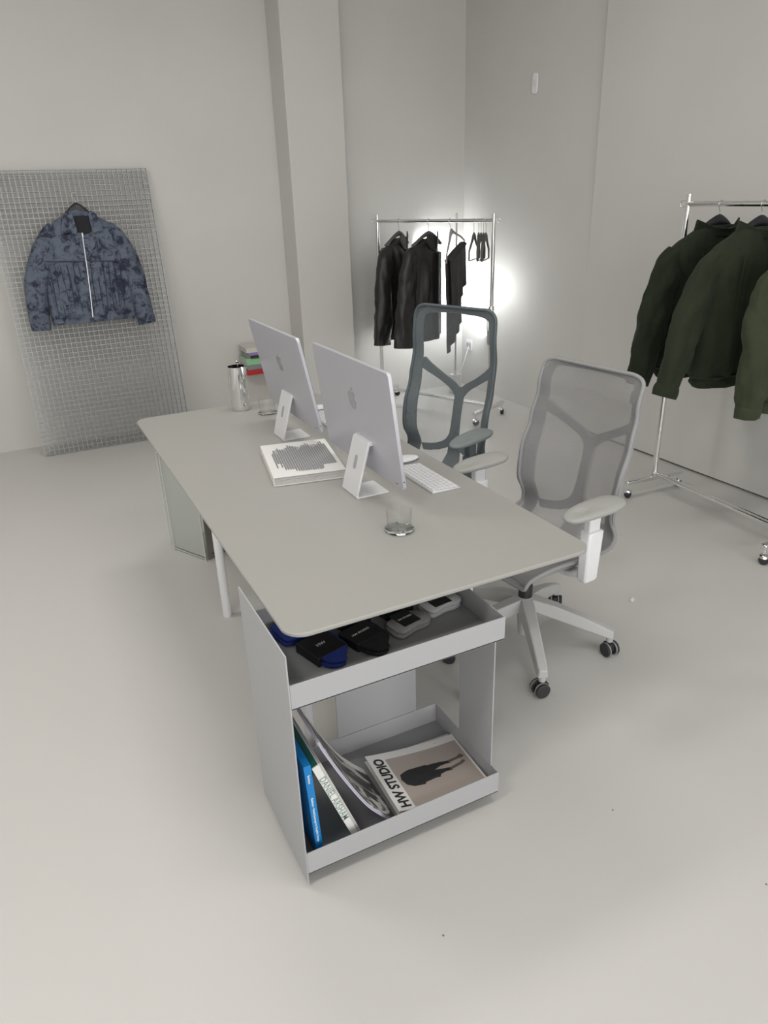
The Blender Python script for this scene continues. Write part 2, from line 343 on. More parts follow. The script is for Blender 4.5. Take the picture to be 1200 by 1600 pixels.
# ------------------------------------------------------------------ computers, keyboards, mice
def make_computer(name, label, x, y, tilt, zb, dy, xb, group):
    t = thing(name, label, 'computer', (x, y, DZ), 0, group)
    # L-shaped stand: foot and leaning upright bent from one sheet
    prof = [(0.072, 0.0), (0.072, 0.005), (-0.036, 0.005), (-0.039, 0.012)]
    prof += [(-0.0395+0.048*u, 0.012+0.160*u) for u in (0.25, 0.5, 0.75, 1.0)]
    prof += [(0.020, 0.174), (0.032, 0.172), (0.034, 0.178), (0.030, 0.184), (0.014, 0.187), (0.004, 0.183)]
    prof += [(-0.047+0.048*u, 0.010+0.165*u) for u in (1.0, 0.75, 0.5, 0.25)]
    prof += [(-0.047, 0.006), (-0.044, 0.0)]
    hw = 0.059
    n = len(prof); vs = [(px, -hw, pz) for px, pz in prof]+[(px, hw, pz) for px, pz in prof]
    fs = [tuple(range(n)), tuple(range(n, 2*n))[::-1]]+[(i, (i+1) % n, n+(i+1) % n, n+i) for i in range(n)]
    st = MB().add(vs, fs).build('stand', M['alu_light'], t, bevel=0.0012)
    m = frame((-0.01855, 0, 0.108), (0, 1, 0), (0.279, 0, 0.960))
    MB().prism(rrect(-0.010, -0.024, 0.010, 0.024, 0.0095, 6), -0.0009, 0.001, m).build('cable_slot', M['slot'], st)
    MB().cyl((0.029, -0.05, 0.179), (0.029, 0.05, 0.179), 0.008, 16).build('hinge', M['hinge'], st)
    # housing: thin slab, tilted
    H, Wd, T = 0.372, 0.585, 0.0125
    hm = Matrix.Translation((xb, dy, zb)) @ Matrix.Rotation(-tilt, 4, 'Y') @ frame((0, 0, 0), (0, 1, 0), (0, 0, 1))
    MB().prism(rrect(-Wd/2, 0, Wd/2, H, 0.013, 6), -T/2, T/2, hm).build('housing', M['alu'], t, bevel=0.0015)
    sc = MB().prism(rrect(-Wd/2+0.004, 0.075, Wd/2-0.004, H-0.004, 0.010, 6), T/2, T/2+0.0012, hm).build('screen', M['blackg'], t)
    # emblem: bitten fruit with a leaf, outlined as a polygon
    a = [(0, -.80), (.16, -.86), (.34, -.80), (.52, -.56), (.66, -.22), (.52, -.10), (.44, .08), (.46, .28), (.60, .44), (.42, .60), (.22, .62), (0, .54), (-.2, .62), (-.44, .58), (-.64, .38), (-.70, .06), (-.62, -.34), (-.44, -.68), (-.26, -.85), (-.10, -.85)]
    a = catmull(a+[a[0]], 60)[:-1]
    leaf = [(0.0, .68), (.04, .86), (.16, 1.0), (.27, 1.04), (.25, .88), (.15, .74)]
    lm = hm @ Matrix.Translation((0, 0.232, -T/2-0.0004)) @ Matrix.Rotation(pi, 4, 'Y')
    lg = MB().prism([(p*0.040, q*0.040) for p, q in a], 0, 0.0005, lm); lg.prism([(p*0.040, q*0.040) for p, q in leaf], 0, 0.0005, lm)
    lg.build('emblem', M['logo'], t)
    MB().prism(rrect(-0.26, 0.012, -0.245, 0.016, 0.0015), 0, 0.0005, hm @ Matrix.Translation((0, 0, -T/2-0.0005))).build('port', M['hinge'], t)
    j = MB().lathe([(0.0, 0.0), (0.0022, 0.0), (0.0022, 0.0006), (0.0, 0.0006)], 12).build('side_jack', M['black'], t)
    j.matrix_local = hm @ frame((-Wd/2-0.0002, 0.03, 0), (0, 0, 1), (0, 1, 0))
    return t
make_computer('desktop_computer', 'nearer of the two silver all-in-one computers, seen from behind, white book beside its stand', 0.929, 2.062, radians(6.8), 0.078, 0.046, 0.035, 'silver computers on the desk')
make_computer('desktop_computer', 'farther of the two silver all-in-one computers, seen from behind, near the chrome jug', 0.929, 2.775, radians(11), 0.085, -0.005, 0.035, 'silver computers on the desk')

def make_keyboard(label, x, y):
    t = thing('keyboard', label, 'keyboard', (x, y, DZ), 0, 'white keyboards on the desk')
    k = MB().add([(-0.0545, -0.14, 0.0005), (0.0545, -0.14, 0.0005), (0.0545, 0.14, 0.0005), (-0.0545, 0.14, 0.0005), (-0.0545, -0.14, 0.0105), (0.0545, -0.14, 0.004), (0.0545, 0.14, 0.004), (-0.0545, 0.14, 0.0105)],
             [(0, 3, 2, 1), (4, 5, 6, 7), (0, 1, 5, 4), (1, 2, 6, 5), (2, 3, 7, 6), (3, 0, 4, 7)])
    k.build('base', M['alu_light'], t, bevel=0.0015)
    kb = MB(); rows = [14, 14, 14, 13, 12, 9]
    for r, n in enumerate(rows):
        x0 = -0.049+r*0.0166
        for c in range(n):
            y0 = -0.135+0.27*c/n; y1 = -0.135+0.27*(c+1)/n-0.0028
            zc = 0.0105-(x0+0.0070+0.0545)/0.109*0.0065
            kb.box((x0+0.0069, (y0+y1)/2, zc+0.0009), (0.0138, y1-y0, 0.0022))
    tag(kb.build('keys', M['key'], t, smooth=0), kind='stuff')
    dk = MB().add([(-0.0505, -0.1365, 0.01035), (0.0515, -0.1365, 0.00428), (0.0515, 0.1365, 0.00428), (-0.0505, 0.1365, 0.01035)], [(0, 1, 2, 3)])
    dk.build('key_well', M['hinge'], t, smooth=0)
    return t
make_keyboard('white compact keyboard on the user side of the nearer computer', 1.171, 2.052)
make_keyboard('white compact keyboard half hidden behind the farther computer', 1.165, 2.905)
def make_mouse(label, x, y, rz):
    t = thing('computer_mouse', label, 'mouse', (x, y, DZ), rz, 'white mice on the desk')
    def ring(s, z, k): return [(0.056*s*cos(a)*(1-0.0*k), 0.0285*s*sin(a), z) for a in [2*pi*i/24 for i in range(24)]]
    MB().loft([ring(0.86, 0.001, 0), ring(0.97, 0.006, 0), ring(1.0, 0.008, 0)]).build('underside', M['alu'], t)
    rg = []
    for h in range(7):
        a = h/6*pi/2; rg.append([(p[0], p[1], 0.008+0.0135*sin(a)*(1-0.35*abs(p[0])/0.056)) for p in ring(max(cos(a), 0.04), 0, 0)])
    MB().loft(rg).build('shell', M['key'], t)
make_mouse('white mouse beyond the end of the nearer keyboard', 1.195, 2.245, 0.1)
make_mouse('white mouse by the farther keyboard, mostly hidden behind the nearer computer', 1.195, 3.085, 0.0)

# ------------------------------------------------------------------ jug, glasses, book on the desk
jug = thing('steel_jug', 'tall polished steel jug with pinched spout at the far desk end', 'jug', (0.877, 3.295, DZ))
def jr(z, r, pinch):
    out = []
    for k in range(64):
        a = 2*pi*k/64; rr = r; d = (a+0.75+pi) % (2*pi)-pi
        rr += pinch*(0.009*math.exp(-(d/0.20)**2)-0.010*math.exp(-((abs(d)-0.46)/0.2)**2))
        out.append((rr*cos(a), rr*sin(a), z))
    return out
R0 = 0.0425
outer = [jr(0, R0-0.002, 0), jr(0.002, R0, 0)]+[jr(z, R0, max(0, (z-0.135)/0.07)**1.4) for z in [0.02+0.0185*i for i in range(11)]]
inner = [jr(z, R0-0.0015, max(0, (z-0.135)/0.07)**1.4) for z in [0.205-0.0185*i for i in range(11)]]+[jr(0.006, R0-0.004, 0)]
MB().loft(outer+inner).build('body', M['chrome'], jug, smooth=50)
MB().lathe([(0.004, 0.012), (0.004, 0.212), (0.0075, 0.216), (0.008, 0.222), (0.004, 0.227)], 14, (0.012, 0.02, 0)).build('stirrer', M['satin'], jug)
def make_glass(label, x, y):
    t = thing('drinking_glass', label, 'glass', (x, y, DZ), 0, 'clear glasses on the desk')
    MB().lathe([(0.0, 0.011), (0.0325, 0.011), (0.034, 0.016), (0.0365, 0.066), (0.0372, 0.0672), (0.0380, 0.066), (0.0365, 0.02), (0.0365, 0.0102), (0.0, 0.0102)], 48).build('bowl', M['thin_glass'], t, smooth=60)
    MB().lathe([(0.0, 0.0005), (0.041, 0.0005), (0.0445, 0.003), (0.0445, 0.007), (0.041, 0.0095), (0.0, 0.0095)], 48).build('foot', M['glass'], t, smooth=60)
make_glass('clear glass with thick foot standing alone on the near part of desk', 0.892, 1.724)
make_glass('clear glass with thick foot between the jug and the farther computer', 0.962, 3.155)

bk = thing('art_book', 'thick white book with grey striped cover art lying on the desk', 'book', (0.81, 2.2295, DZ), atan2(-0.047, 0.244))
BX, BY = 0.128, 0.175      # half sizes; near edge is the spine-free fore edge
def bx(x0, y0, x1, y1, z0, z1): return MB().box(((x0+x1)/2, (y0+y1)/2, (z0+z1)/2), (x1-x0, y1-y0, z1-z0))
bx(-BX, 0.0, BX, 2*BY+0.02, 0.030, 0.0328).build('front_cover', M['paper'], bk, bevel=0.0006)
bx(-BX, 0.0, BX, 2*BY+0.02, 0.0005, 0.0033).build('back_cover', M['paper'], bk, bevel=0.0006)
bx(-BX, 0.0, -BX+0.003, 2*BY+0.02, 0.0034, 0.0299).build('spine', M['paper'], bk)
pg = MB(); random.seed(5)
for k in range(9):
    z = 0.0036+k*0.0029; e = random.uniform(0.0008, 0.004); pg.box(((-BX+0.0035+BX-0.003)/2, BY+0.01, z+0.0013), (2*BX-0.0065, 2*BY+0.018-2*e, 0.0026))
tag(pg.build('pages', M['paper_grey'], bk), kind='stuff')
art = MB()
for k in range(25):
    x = -0.098+k*0.0086; y0 = 0.030+0.012*abs(sin(k*1.1)); y1 = 0.300+0.028*sin(k*0.9)+0.008*(k % 3)
    if k < 3: y0, y1 = 0.09+0.045*(k % 2), 0.25+0.04*(k % 2)
    elif k < 7: y0 = 0.062
    if k > 18: y0 = 0.075
    art.box((x, (y0+y1)/2, 0.03320), (0.0052, y1-y0, 0.0002))
sh_ = MB(); sh_.prism([(-0.10, 0.14), (-0.07, 0.13), (-0.07, 0.075), (-0.03, 0.060), (-0.02, 0.034), (0.055, 0.030), (0.065, 0.075), (0.115, 0.080), (0.113, 0.30), (0.07, 0.315), (0.02, 0.30), (-0.02, 0.325), (-0.06, 0.29), (-0.08, 0.30), (-0.10, 0.25)], 0.0329, 0.03305)
sh_.build('cover_shading', M['pale_print'], bk, smooth=0)
art.build('cover_stripes', M['grey_print'], bk, smooth=0)

# ------------------------------------------------------------------ trolley under the desk end
CX0, CX1, CY0, CY1 = 0.383, 0.975, 1.300, 1.655
cart = thing('trolley', 'pale grey sheet metal trolley with two trays under the desk end', 'trolley', (0.68, 1.48, 0))
O = Vector((0.68, 1.48, 0))
def cbox(x0, x1, y0, y1, z0, z1): return MB().box(((x0+x1)/2-O.x, (y0+y1)/2-O.y, (z0+z1)/2), (x1-x0, y1-y0, z1-z0))
cbox(CX0-0.004, CX0, CY0-0.002, CY1+0.005, 0.012, 0.722).build('left_panel', M['cart'], cart, bevel=0.001)
cbox(CX1-0.0065, CX1-0.0025, 1.333, 1.505, 0.118, 0.57).build('right_panel', M['cart'], cart, bevel=0.001)
cbox(0.627, 0.902, CY1+0.0005, CY1+0.0045, 0.05, 0.60).build('back_panel', M['cart'], cart, bevel=0.001)
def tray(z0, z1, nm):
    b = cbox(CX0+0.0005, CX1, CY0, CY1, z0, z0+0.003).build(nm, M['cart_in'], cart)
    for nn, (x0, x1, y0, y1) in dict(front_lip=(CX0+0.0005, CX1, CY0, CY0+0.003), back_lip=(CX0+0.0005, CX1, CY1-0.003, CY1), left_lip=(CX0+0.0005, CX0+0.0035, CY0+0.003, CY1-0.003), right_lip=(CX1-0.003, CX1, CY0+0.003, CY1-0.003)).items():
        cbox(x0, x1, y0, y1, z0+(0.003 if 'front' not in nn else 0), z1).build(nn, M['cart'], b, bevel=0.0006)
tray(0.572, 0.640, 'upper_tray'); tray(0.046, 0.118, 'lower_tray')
for x in (CX0+0.05, CX1-0.06):
    for y in (CY0+0.07, CY1-0.06):
        c = MB(); c.cyl((x-O.x-0.01, y-O.y, 0.019), (x-O.x+0.01, y-O.y, 0.019), 0.0185, 18); c.box((x-O.x, y-O.y, 0.040), (0.03, 0.03, 0.012))
        c.build('caster', M['blackr'], cart)

# things on the upper tray: folded sock pairs in black card bands
TZ = 0.5755
def sock(label, x, y, rz, m, pts, thick, band, txt, small=None, tx=0.0, extra=None, tsize=0.016):
    t = thing('sock_pair', label, 'socks', (x, y, TZ), rz, 'banded sock pairs on the upper tray')
    P = catmull(pts+[pts[0]], 44)[:-1]
    cx = sum(p[0] for p in P)/len(P); cy = sum(p[1] for p in P)/len(P)
    rings = []
    for lay in (0.0, thick*0.52):                       # the pair: one sock laid on the other
        dx = 0.0035 if lay else 0.0
        for s_, z in ((0.90, 0.0), (1.0, thick*0.16), (1.0, thick*0.34), (0.93, thick*0.5)):
            rings.append([(cx+dx+(p[0]-cx)*s_*(1+0.025*nz(p[0]*60, p[1]*60, lay*90+x)), cy+(p[1]-cy)*s_, 0.0006+lay+z+0.0022*nz(p[0]*45, p[1]*45, x*9)*(z > 0)) for p in P])
    MB().loft(rings).build('sock', m, t, smooth=80)
    if band:
        x0, y0, x1, y1 = band; zt = thick+0.0028
        b = MB().prism(rrect(x0, y0, x1, y1, 0.002), 0.0008, zt).build('band', M['band'], t, bevel=0.001)
        text('print', txt, tsize, M['textw'], Matrix.Translation(((x0+x1)/2+tx, (y0+y1)/2, zt+0.0002)), b, weight=0.0002)
        if small: pass
    if extra: extra(t)
toe_down = [(-.042, .055), (.045, .055), (.052, .0), (.046, -.038), (.032, -.052), (.018, -.062), (.010, -.078), (-.014, -.078), (-.030, -.062), (-.040, -.03)]
toe_right = [(-.056, .03), (-.060, -.012), (-.050, -.036), (-.028, -.036), (-.012, -.033), (.004, -.032), (.030, -.036), (.052, -.030), (.062, -.010), (.055, .014), (.03, .036), (.0, .042)]
sock('royal blue socks with black band reading HW, front left of the tray', 0.532, 1.468, 0.28, M['sock_blue'], toe_down, 0.024, (-0.046, -0.040, 0.046, 0.056), 'HW')
sock('all black socks with black band, second from left in the front row', 0.648, 1.462, 0.30, M['sock_black'], toe_down, 0.022, (-0.045, -0.022, 0.045, 0.056), 'HW STUDIO', tsize=0.0105)
sock('grey marl socks with black band, toe pointing right', 0.779, 1.468, 0.22, M['sock_grey'], toe_right, 0.024, (-0.030, -0.022, 0.028, 0.046), 'HW STUDIO', tsize=0.0085)
sock('white socks with black band at the right end of the row', 0.902, 1.512, 0.12, M['sock_white'], toe_right, 0.026, (-0.032, -0.026, 0.026, 0.046), 'HW STUDIO', tsize=0.0085)
def dots(t):
    random.seed(4); d = MB()
    for k in range(7): d.prism([(-0.02+0.013*k, -0.035), (-0.014+0.013*k, -0.024), (-0.019+0.013*k, -0.020), (-0.026+0.013*k, -0.028)], 0.0258, 0.0262)
    d.build('print', M['textw'], t, smooth=0)
sock('blue socks with white pattern, half under the desk top, back left', 0.497, 1.596, 0.25, M['sock_blue'], [(-.05, .04), (.05, .04), (.055, 0), (.05, -.045), (.0, -.052), (-.05, -.045), (-.055, 0)], 0.024, None, '', extra=dots)
sock('black socks with HW band partly under the desk top, back row middle', 0.652, 1.578, 0.22, M['sock_black'], [(-.045, .04), (.045, .04), (.05, 0), (.045, -.035), (.0, -.042), (-.045, -.035), (-.05, 0)], 0.024, (-0.046, -0.043, 0.046, 0.042), 'HW')
sock('black socks with HW band partly under the desk top behind the grey pair', 0.782, 1.572, 0.15, M['sock_black'], [(-.045, .04), (.045, .04), (.05, 0), (.045, -.035), (.0, -.042), (-.045, -.035), (-.05, 0)], 0.024, (-0.046, -0.043, 0.046, 0.042), 'HW')

# things in the lower tray: leaning books, curled magazine, flat magazines
LZ = 0.0495
def leaning(name, label, x0, x1, xt, zt, y0, y1, cover, core, group):
    """a book standing on the tray and leaning left; spine faces the camera at y0"""
    t = thing(name, label, 'book', ((x0+x1)/2, (y0+y1)/2, LZ), 0, group)
    upv = Vector((xt-x0, 0, zt-0.052)); h = upv.length; upv.normalize(); rv = Vector((upv.z, 0, -upv.x)); th = (x1-x0)*upv.z
    m = frame((x0-(x0+x1)/2, y0-(y0+y1)/2, 0.053-LZ+max(0, -0)+th*abs(upv.x)*1.0), rv, upv)   # local x across spine, y up, z out of the spine (towards -y)
    return t, m, th, h, y1-y0
t, m, th, h, d = leaning('art_book', 'thin bright blue book leaning at the far left of the lower tray', 0.4215, 0.4405, 0.4065, 0.366, 1.330, 1.52, None, None, 'books in the lower tray')
MB().prism(rrect(0, 0, th, h, 0.0012), -d, 0, m).build('cover', M['blue'], t)
text('print', 'Bauhaus—Visual Journeys in Graphic Design', 0.0085, M['textw'], m @ Matrix.Translation((th/2, h*0.42, 0.0003)) @ Matrix.Rotation(-pi/2, 4, 'Z'), t, weight=0.0002)
text('print', 'Bauhaus', 0.0085, M['textw'], m @ Matrix.Translation((th/2, h*0.86, 0.0003)) @ Matrix.Rotation(-pi/2, 4, 'Z'), t, weight=0.0002)
t, m, th, h, d = leaning('art_book', 'white spined art book with teal green page edges leaning left in the lower tray', 0.529, 0.5575, 0.428, 0.343, 1.330, 1.55, None, None, 'books in the lower tray')
MB().prism([(0.0, 0), (th*0.70, 0), (th*0.70, h), (0, h)], -0.004, 0, m).build('spine', M['paper'], t, bevel=0.0008)
MB().prism([(0.0, 0.001), (th*0.66, 0.001), (th*0.66, h-0.0012), (0.0, h-0.0012)], -d, -0.0042, m).build('page_block', M['teal'], t)
MB().prism([(th*0.67, 0.0), (th*0.79, 0.0), (th*0.79, h), (th*0.67, h)], -d-0.002, -0.0041, m).build('back_board', M['paper'], t)
MB().prism([(th*0.80, 0.0), (th*0.98, 0.0), (th*0.98, h), (th*0.80, h)], -d-0.002, -0.002, m).build('slipcase_edge', M['paper_grey'], t)
text('print', 'DANIEL ARSHAM', 0.0262, M['textg'], m @ Matrix.Translation((th*0.35, h*0.57, 0.0003)) @ Matrix.Rotation(-pi/2, 4, 'Z'), t, weight=0.0002, sx=0.86, space=1.05)
text('print', 'R', 0.014, M['pale_print'], m @ Matrix.Translation((th*0.35, h*0.06, 0.0003)) @ Matrix.Rotation(-pi/2, 4, 'Z'), t)

mg = thing('magazine', 'curled magazine with black and white rock photo and lilac spine leaning in the lower tray', 'magazine', (0.55, 1.44, LZ))
prof = catmull([(0.446, 0.43), (0.462, 0.388), (0.505, 0.290), (0.563, 0.175), (0.612, 0.107), (0.652, 0.0625)], 24)
def offs(pr, d):
    out = []
    for i, p in enumerate(pr):
        a = pr[max(i-1, 0)]; b = pr[min(i+1, len(pr)-1)]; t = Vector((b[0]-a[0], b[1]-a[1])).normalized(); out.append((p[0]-t.y*d, p[1]+t.x*d))
    return out
def sheet(pa, pb, y0, y1, skew=0.0):
    """slab between two profiles in xz, running from y0 to y1"""
    ring = pa+pb[::-1]; n = len(ring)
    vs = [(x-0.55, y0-1.44, z-LZ) for x, z in ring]+[(x-0.55+skew, y1-1.44, z-LZ) for x, z in ring]
    k = len(pa); fs = []
    for i in range(k-1):
        a, b, c, e = i, i+1, n-2-i, n-1-i
        fs += [(a, b, c, e), (n+e, n+c, n+b, n+a)]
    fs += [(i, (i+1) % n, n+(i+1) % n, n+i) for i in range(n)]
    return MB().add(vs, fs)
sheet(prof, offs(prof, 0.0035), 1.325, 1.545).build('back_pages', M['lilac'], mg)
sheet(offs(prof, 0.0037), offs(prof, 0.0075), 1.327, 1.547).build('pages', M['paper_grey'], mg)
sheet(offs(prof, 0.0077), offs(prof, 0.0087), 1.325, 1.548).build('front_cover', M['rocks'], mg)
sheet(offs(prof, 0.0088), offs(prof, 0.0090), 1.520, 1.548).build('cover_margin', M['paper'], mg)

def flat_mag(label, z, ox, oy, rz, w, hgt, rich, lift):
    t = thing('magazine', label, 'magazine', (ox, oy, z), rz, 'flat magazines in the lower tray')
    # local x runs to the right (bottom of the cover), y away from the camera; left edge lifts
    def zz(x, y): u = max(0.0, (0.10-x)/0.25); return lift*u**1.7
    def slab(x0, x1, y0, y1, z0, z1, nx=16, ny=2):
        g = MB()
        top = [[(x0+(x1-x0)*i/nx, y0+(y1-y0)*j/ny, z1+zz(x0+(x1-x0)*i/nx, 0)) for i in range(nx+1)] for j in range(ny+1)]
        rings = []
        for i in range(nx+1):
            x = x0+(x1-x0)*i/nx; q = zz(x, 0); rings.append([(x, y0, z0+q), (x, y1, z0+q), (x, y1, z1+q), (x, y0, z1+q)])
        return g.loft(rings)
    slab(-w/2, w/2, -hgt/2, hgt/2, 0.0004, 0.0052).build('pages', M['paper_grey'], t)
    c = slab(-w/2-0.001, w/2+0.001, -hgt/2-0.001, hgt/2+0.001, 0.0053, 0.0061).build('cover', M['paper'], t)
    if rich:
        slab(-w/2+0.052, w/2-0.006, -hgt/2+0.004, hgt/2-0.028, 0.0062, 0.0063).build('photo_print', M['taupe'], c)
        def pr_(poly, nm, m, dz): MB().prism([(a, b) for a, b in poly], 0.0063+dz, 0.0064+dz).build(nm, m, c, smooth=0)
        def lay(poly): # polygon in cover space (x: 0..1 top to feet, y: -1..1)
            return [(-0.092+0.19*a, -0.008+0.041*b) for a, b in poly]
        body = [(0.02, 0.05), (0.05, 0.55), (0.16, 0.78), (0.22, 0.86), (0.52, 0.90), (0.55, 0.80), (0.60, 0.83), (0.74, 0.80), (0.84, 0.72), (0.92, 0.66), (0.93, 0.40), (0.84, 0.44), (0.74, 0.40), (0.62, 0.20), (0.78, 0.06), (0.90, -0.02), (0.88, -0.30), (0.76, -0.26), (0.66, -0.38), (0.63, -0.60), (0.56, -0.55), (0.36, -0.70), (0.34, -0.86), (0.16, -0.80), (0.06, -0.50)]
        z0 = zz(-0.06, 0)
        vs = [(x, y, 0.0064+zz(x, y)) for x, y in lay(body)]
        MB().add(vs+[(x, y, q+0.0001) for x, y, q in vs], [tuple(range(len(vs)))[::-1], tuple(range(len(vs), 2*len(vs)))]+[(i, (i+1) % len(vs), len(vs)+(i+1) % len(vs), len(vs)+i) for i in range(len(vs))]).build('figure_print', M['nearblack'], c, smooth=0)
        for poly in ([(0.90, .68), (1.07, .72), (1.15, .90), (1.20, .60), (1.14, .50), (1.09, .54), (0.90, .44)], [(0.86, -.02), (1.07, .14), (1.13, .30), (1.16, .10), (1.09, -.06), (0.86, -.26)]):
            pr_(lay(poly), 'figure_print', M['skin'], zz(0.075, 0)+0.0004)
        el = [(0.70+0.055*cos(a), 0.24+0.22*sin(a)) for a in [2*pi*i/20 for i in range(20)]]
        el2 = [(0.70+0.042*cos(a), 0.24+0.17*sin(a)) for a in [2*pi*i/20 for i in range(20)]]
        pr_(lay(el), 'badge_print', M['pale_print'], 0.00035+zz(0.07, 0)); pr_(lay(el2), 'badge_print', M['nearblack'], 0.00055+zz(0.07, 0))
        pr_(lay([(0.675, 0.30), (0.72, 0.08), (0.735, 0.22), (0.69, 0.38)]), 'badge_print', M['pale_print'], 0.0007+zz(0.07, 0))
        tm = Matrix.Translation((-w/2+0.030, -0.006, 0.0066+zz(-w/2+0.03, 0))) @ Matrix.Rotation(radians(12), 4, 'Y') @ Matrix.Rotation(pi/2, 4, 'Z')
        text('title_print', 'HW STUDIO', 0.043, M['textb'], tm, c, weight=0.0015, sx=0.86, space=0.98)
        for yy in (-0.04, 0.06): pr_([(yy-0.0015+0.02, hgt/2-0.016), (yy+0.0015+0.02, hgt/2-0.016), (yy+0.0015+0.02, hgt/2-0.013), (yy-0.0015+0.02, hgt/2-0.013)], 'hole', M['pale_print'], 0.0005)
flat_mag('white magazine lying under the one with the dark figure cover', LZ, 0.820, 1.457, -0.03, 0.29, 0.238, False, 0.006)
flat_mag('top magazine with bold black title and dark standing figure on taupe cover', LZ+0.0125, 0.818, 1.440, -0.035, 0.298, 0.235, True, 0.030)

# ------------------------------------------------------------------ acrylic bin under the far desk end
bn = thing('acrylic_box', 'clear acrylic floor box with frosted front standing beyond the white desk leg', 'box', (0.607, 3.274, 0), atan2(0.122, 0.235))
# local x: along the right-hand side, y: along the front face (towards the back left), front face at x=0
Wb, Db, Hb = 0.265, 0.24, 0.53
MB().box((0.006, Wb/2, Hb/2), (0.008, Wb, Hb)).build('front_sheet', M['acrylic'], bn)
MB().box((0.0145, Wb/2, Hb/2), (0.004, Wb-0.03, Hb-0.03)).build('frosted_sheet', M['frost'], bn)
MB().box((Db/2+0.012, 0.003, Hb/2), (Db-0.02, 0.006, Hb-0.001)).build('side_sheet', M['taupe_metal'], bn)
MB().box((Db/2+0.012, Wb-0.003, Hb/2), (Db-0.02, 0.006, Hb-0.001)).build('side_sheet', M['acrylic'], bn)
MB().box((Db, Wb/2, Hb/2), (0.006, Wb-0.014, Hb-0.001)).build('back_sheet', M['acrylic'], bn)
MB().box((Db/2+0.006, Wb/2, 0.006), (Db-0.02, Wb-0.014, 0.010)).build('bottom_sheet', M['acrylic'], bn)
MB().box((Db*0.40, -0.0005, 0.026), (Db*0.42, 0.001, 0.005)).build('slot', M['black'], bn)
for y in (0.001, Wb-0.001): MB().box((0.001, y, Hb/2), (0.003, 0.003, Hb)).build('edge_strip', M['acrylic_edge'], bn)
for z in (0.0025, 0.0145, Hb-0.0015): MB().box((0.001, Wb/2, z), (0.003, Wb-0.006, 0.0025)).build('edge_strip', M['acrylic_edge'], bn)
MB().box((0.001, Wb-0.022, Hb/2), (0.0025, 0.0025, Hb-0.004)).build('edge_strip', M['acrylic_edge'], bn)

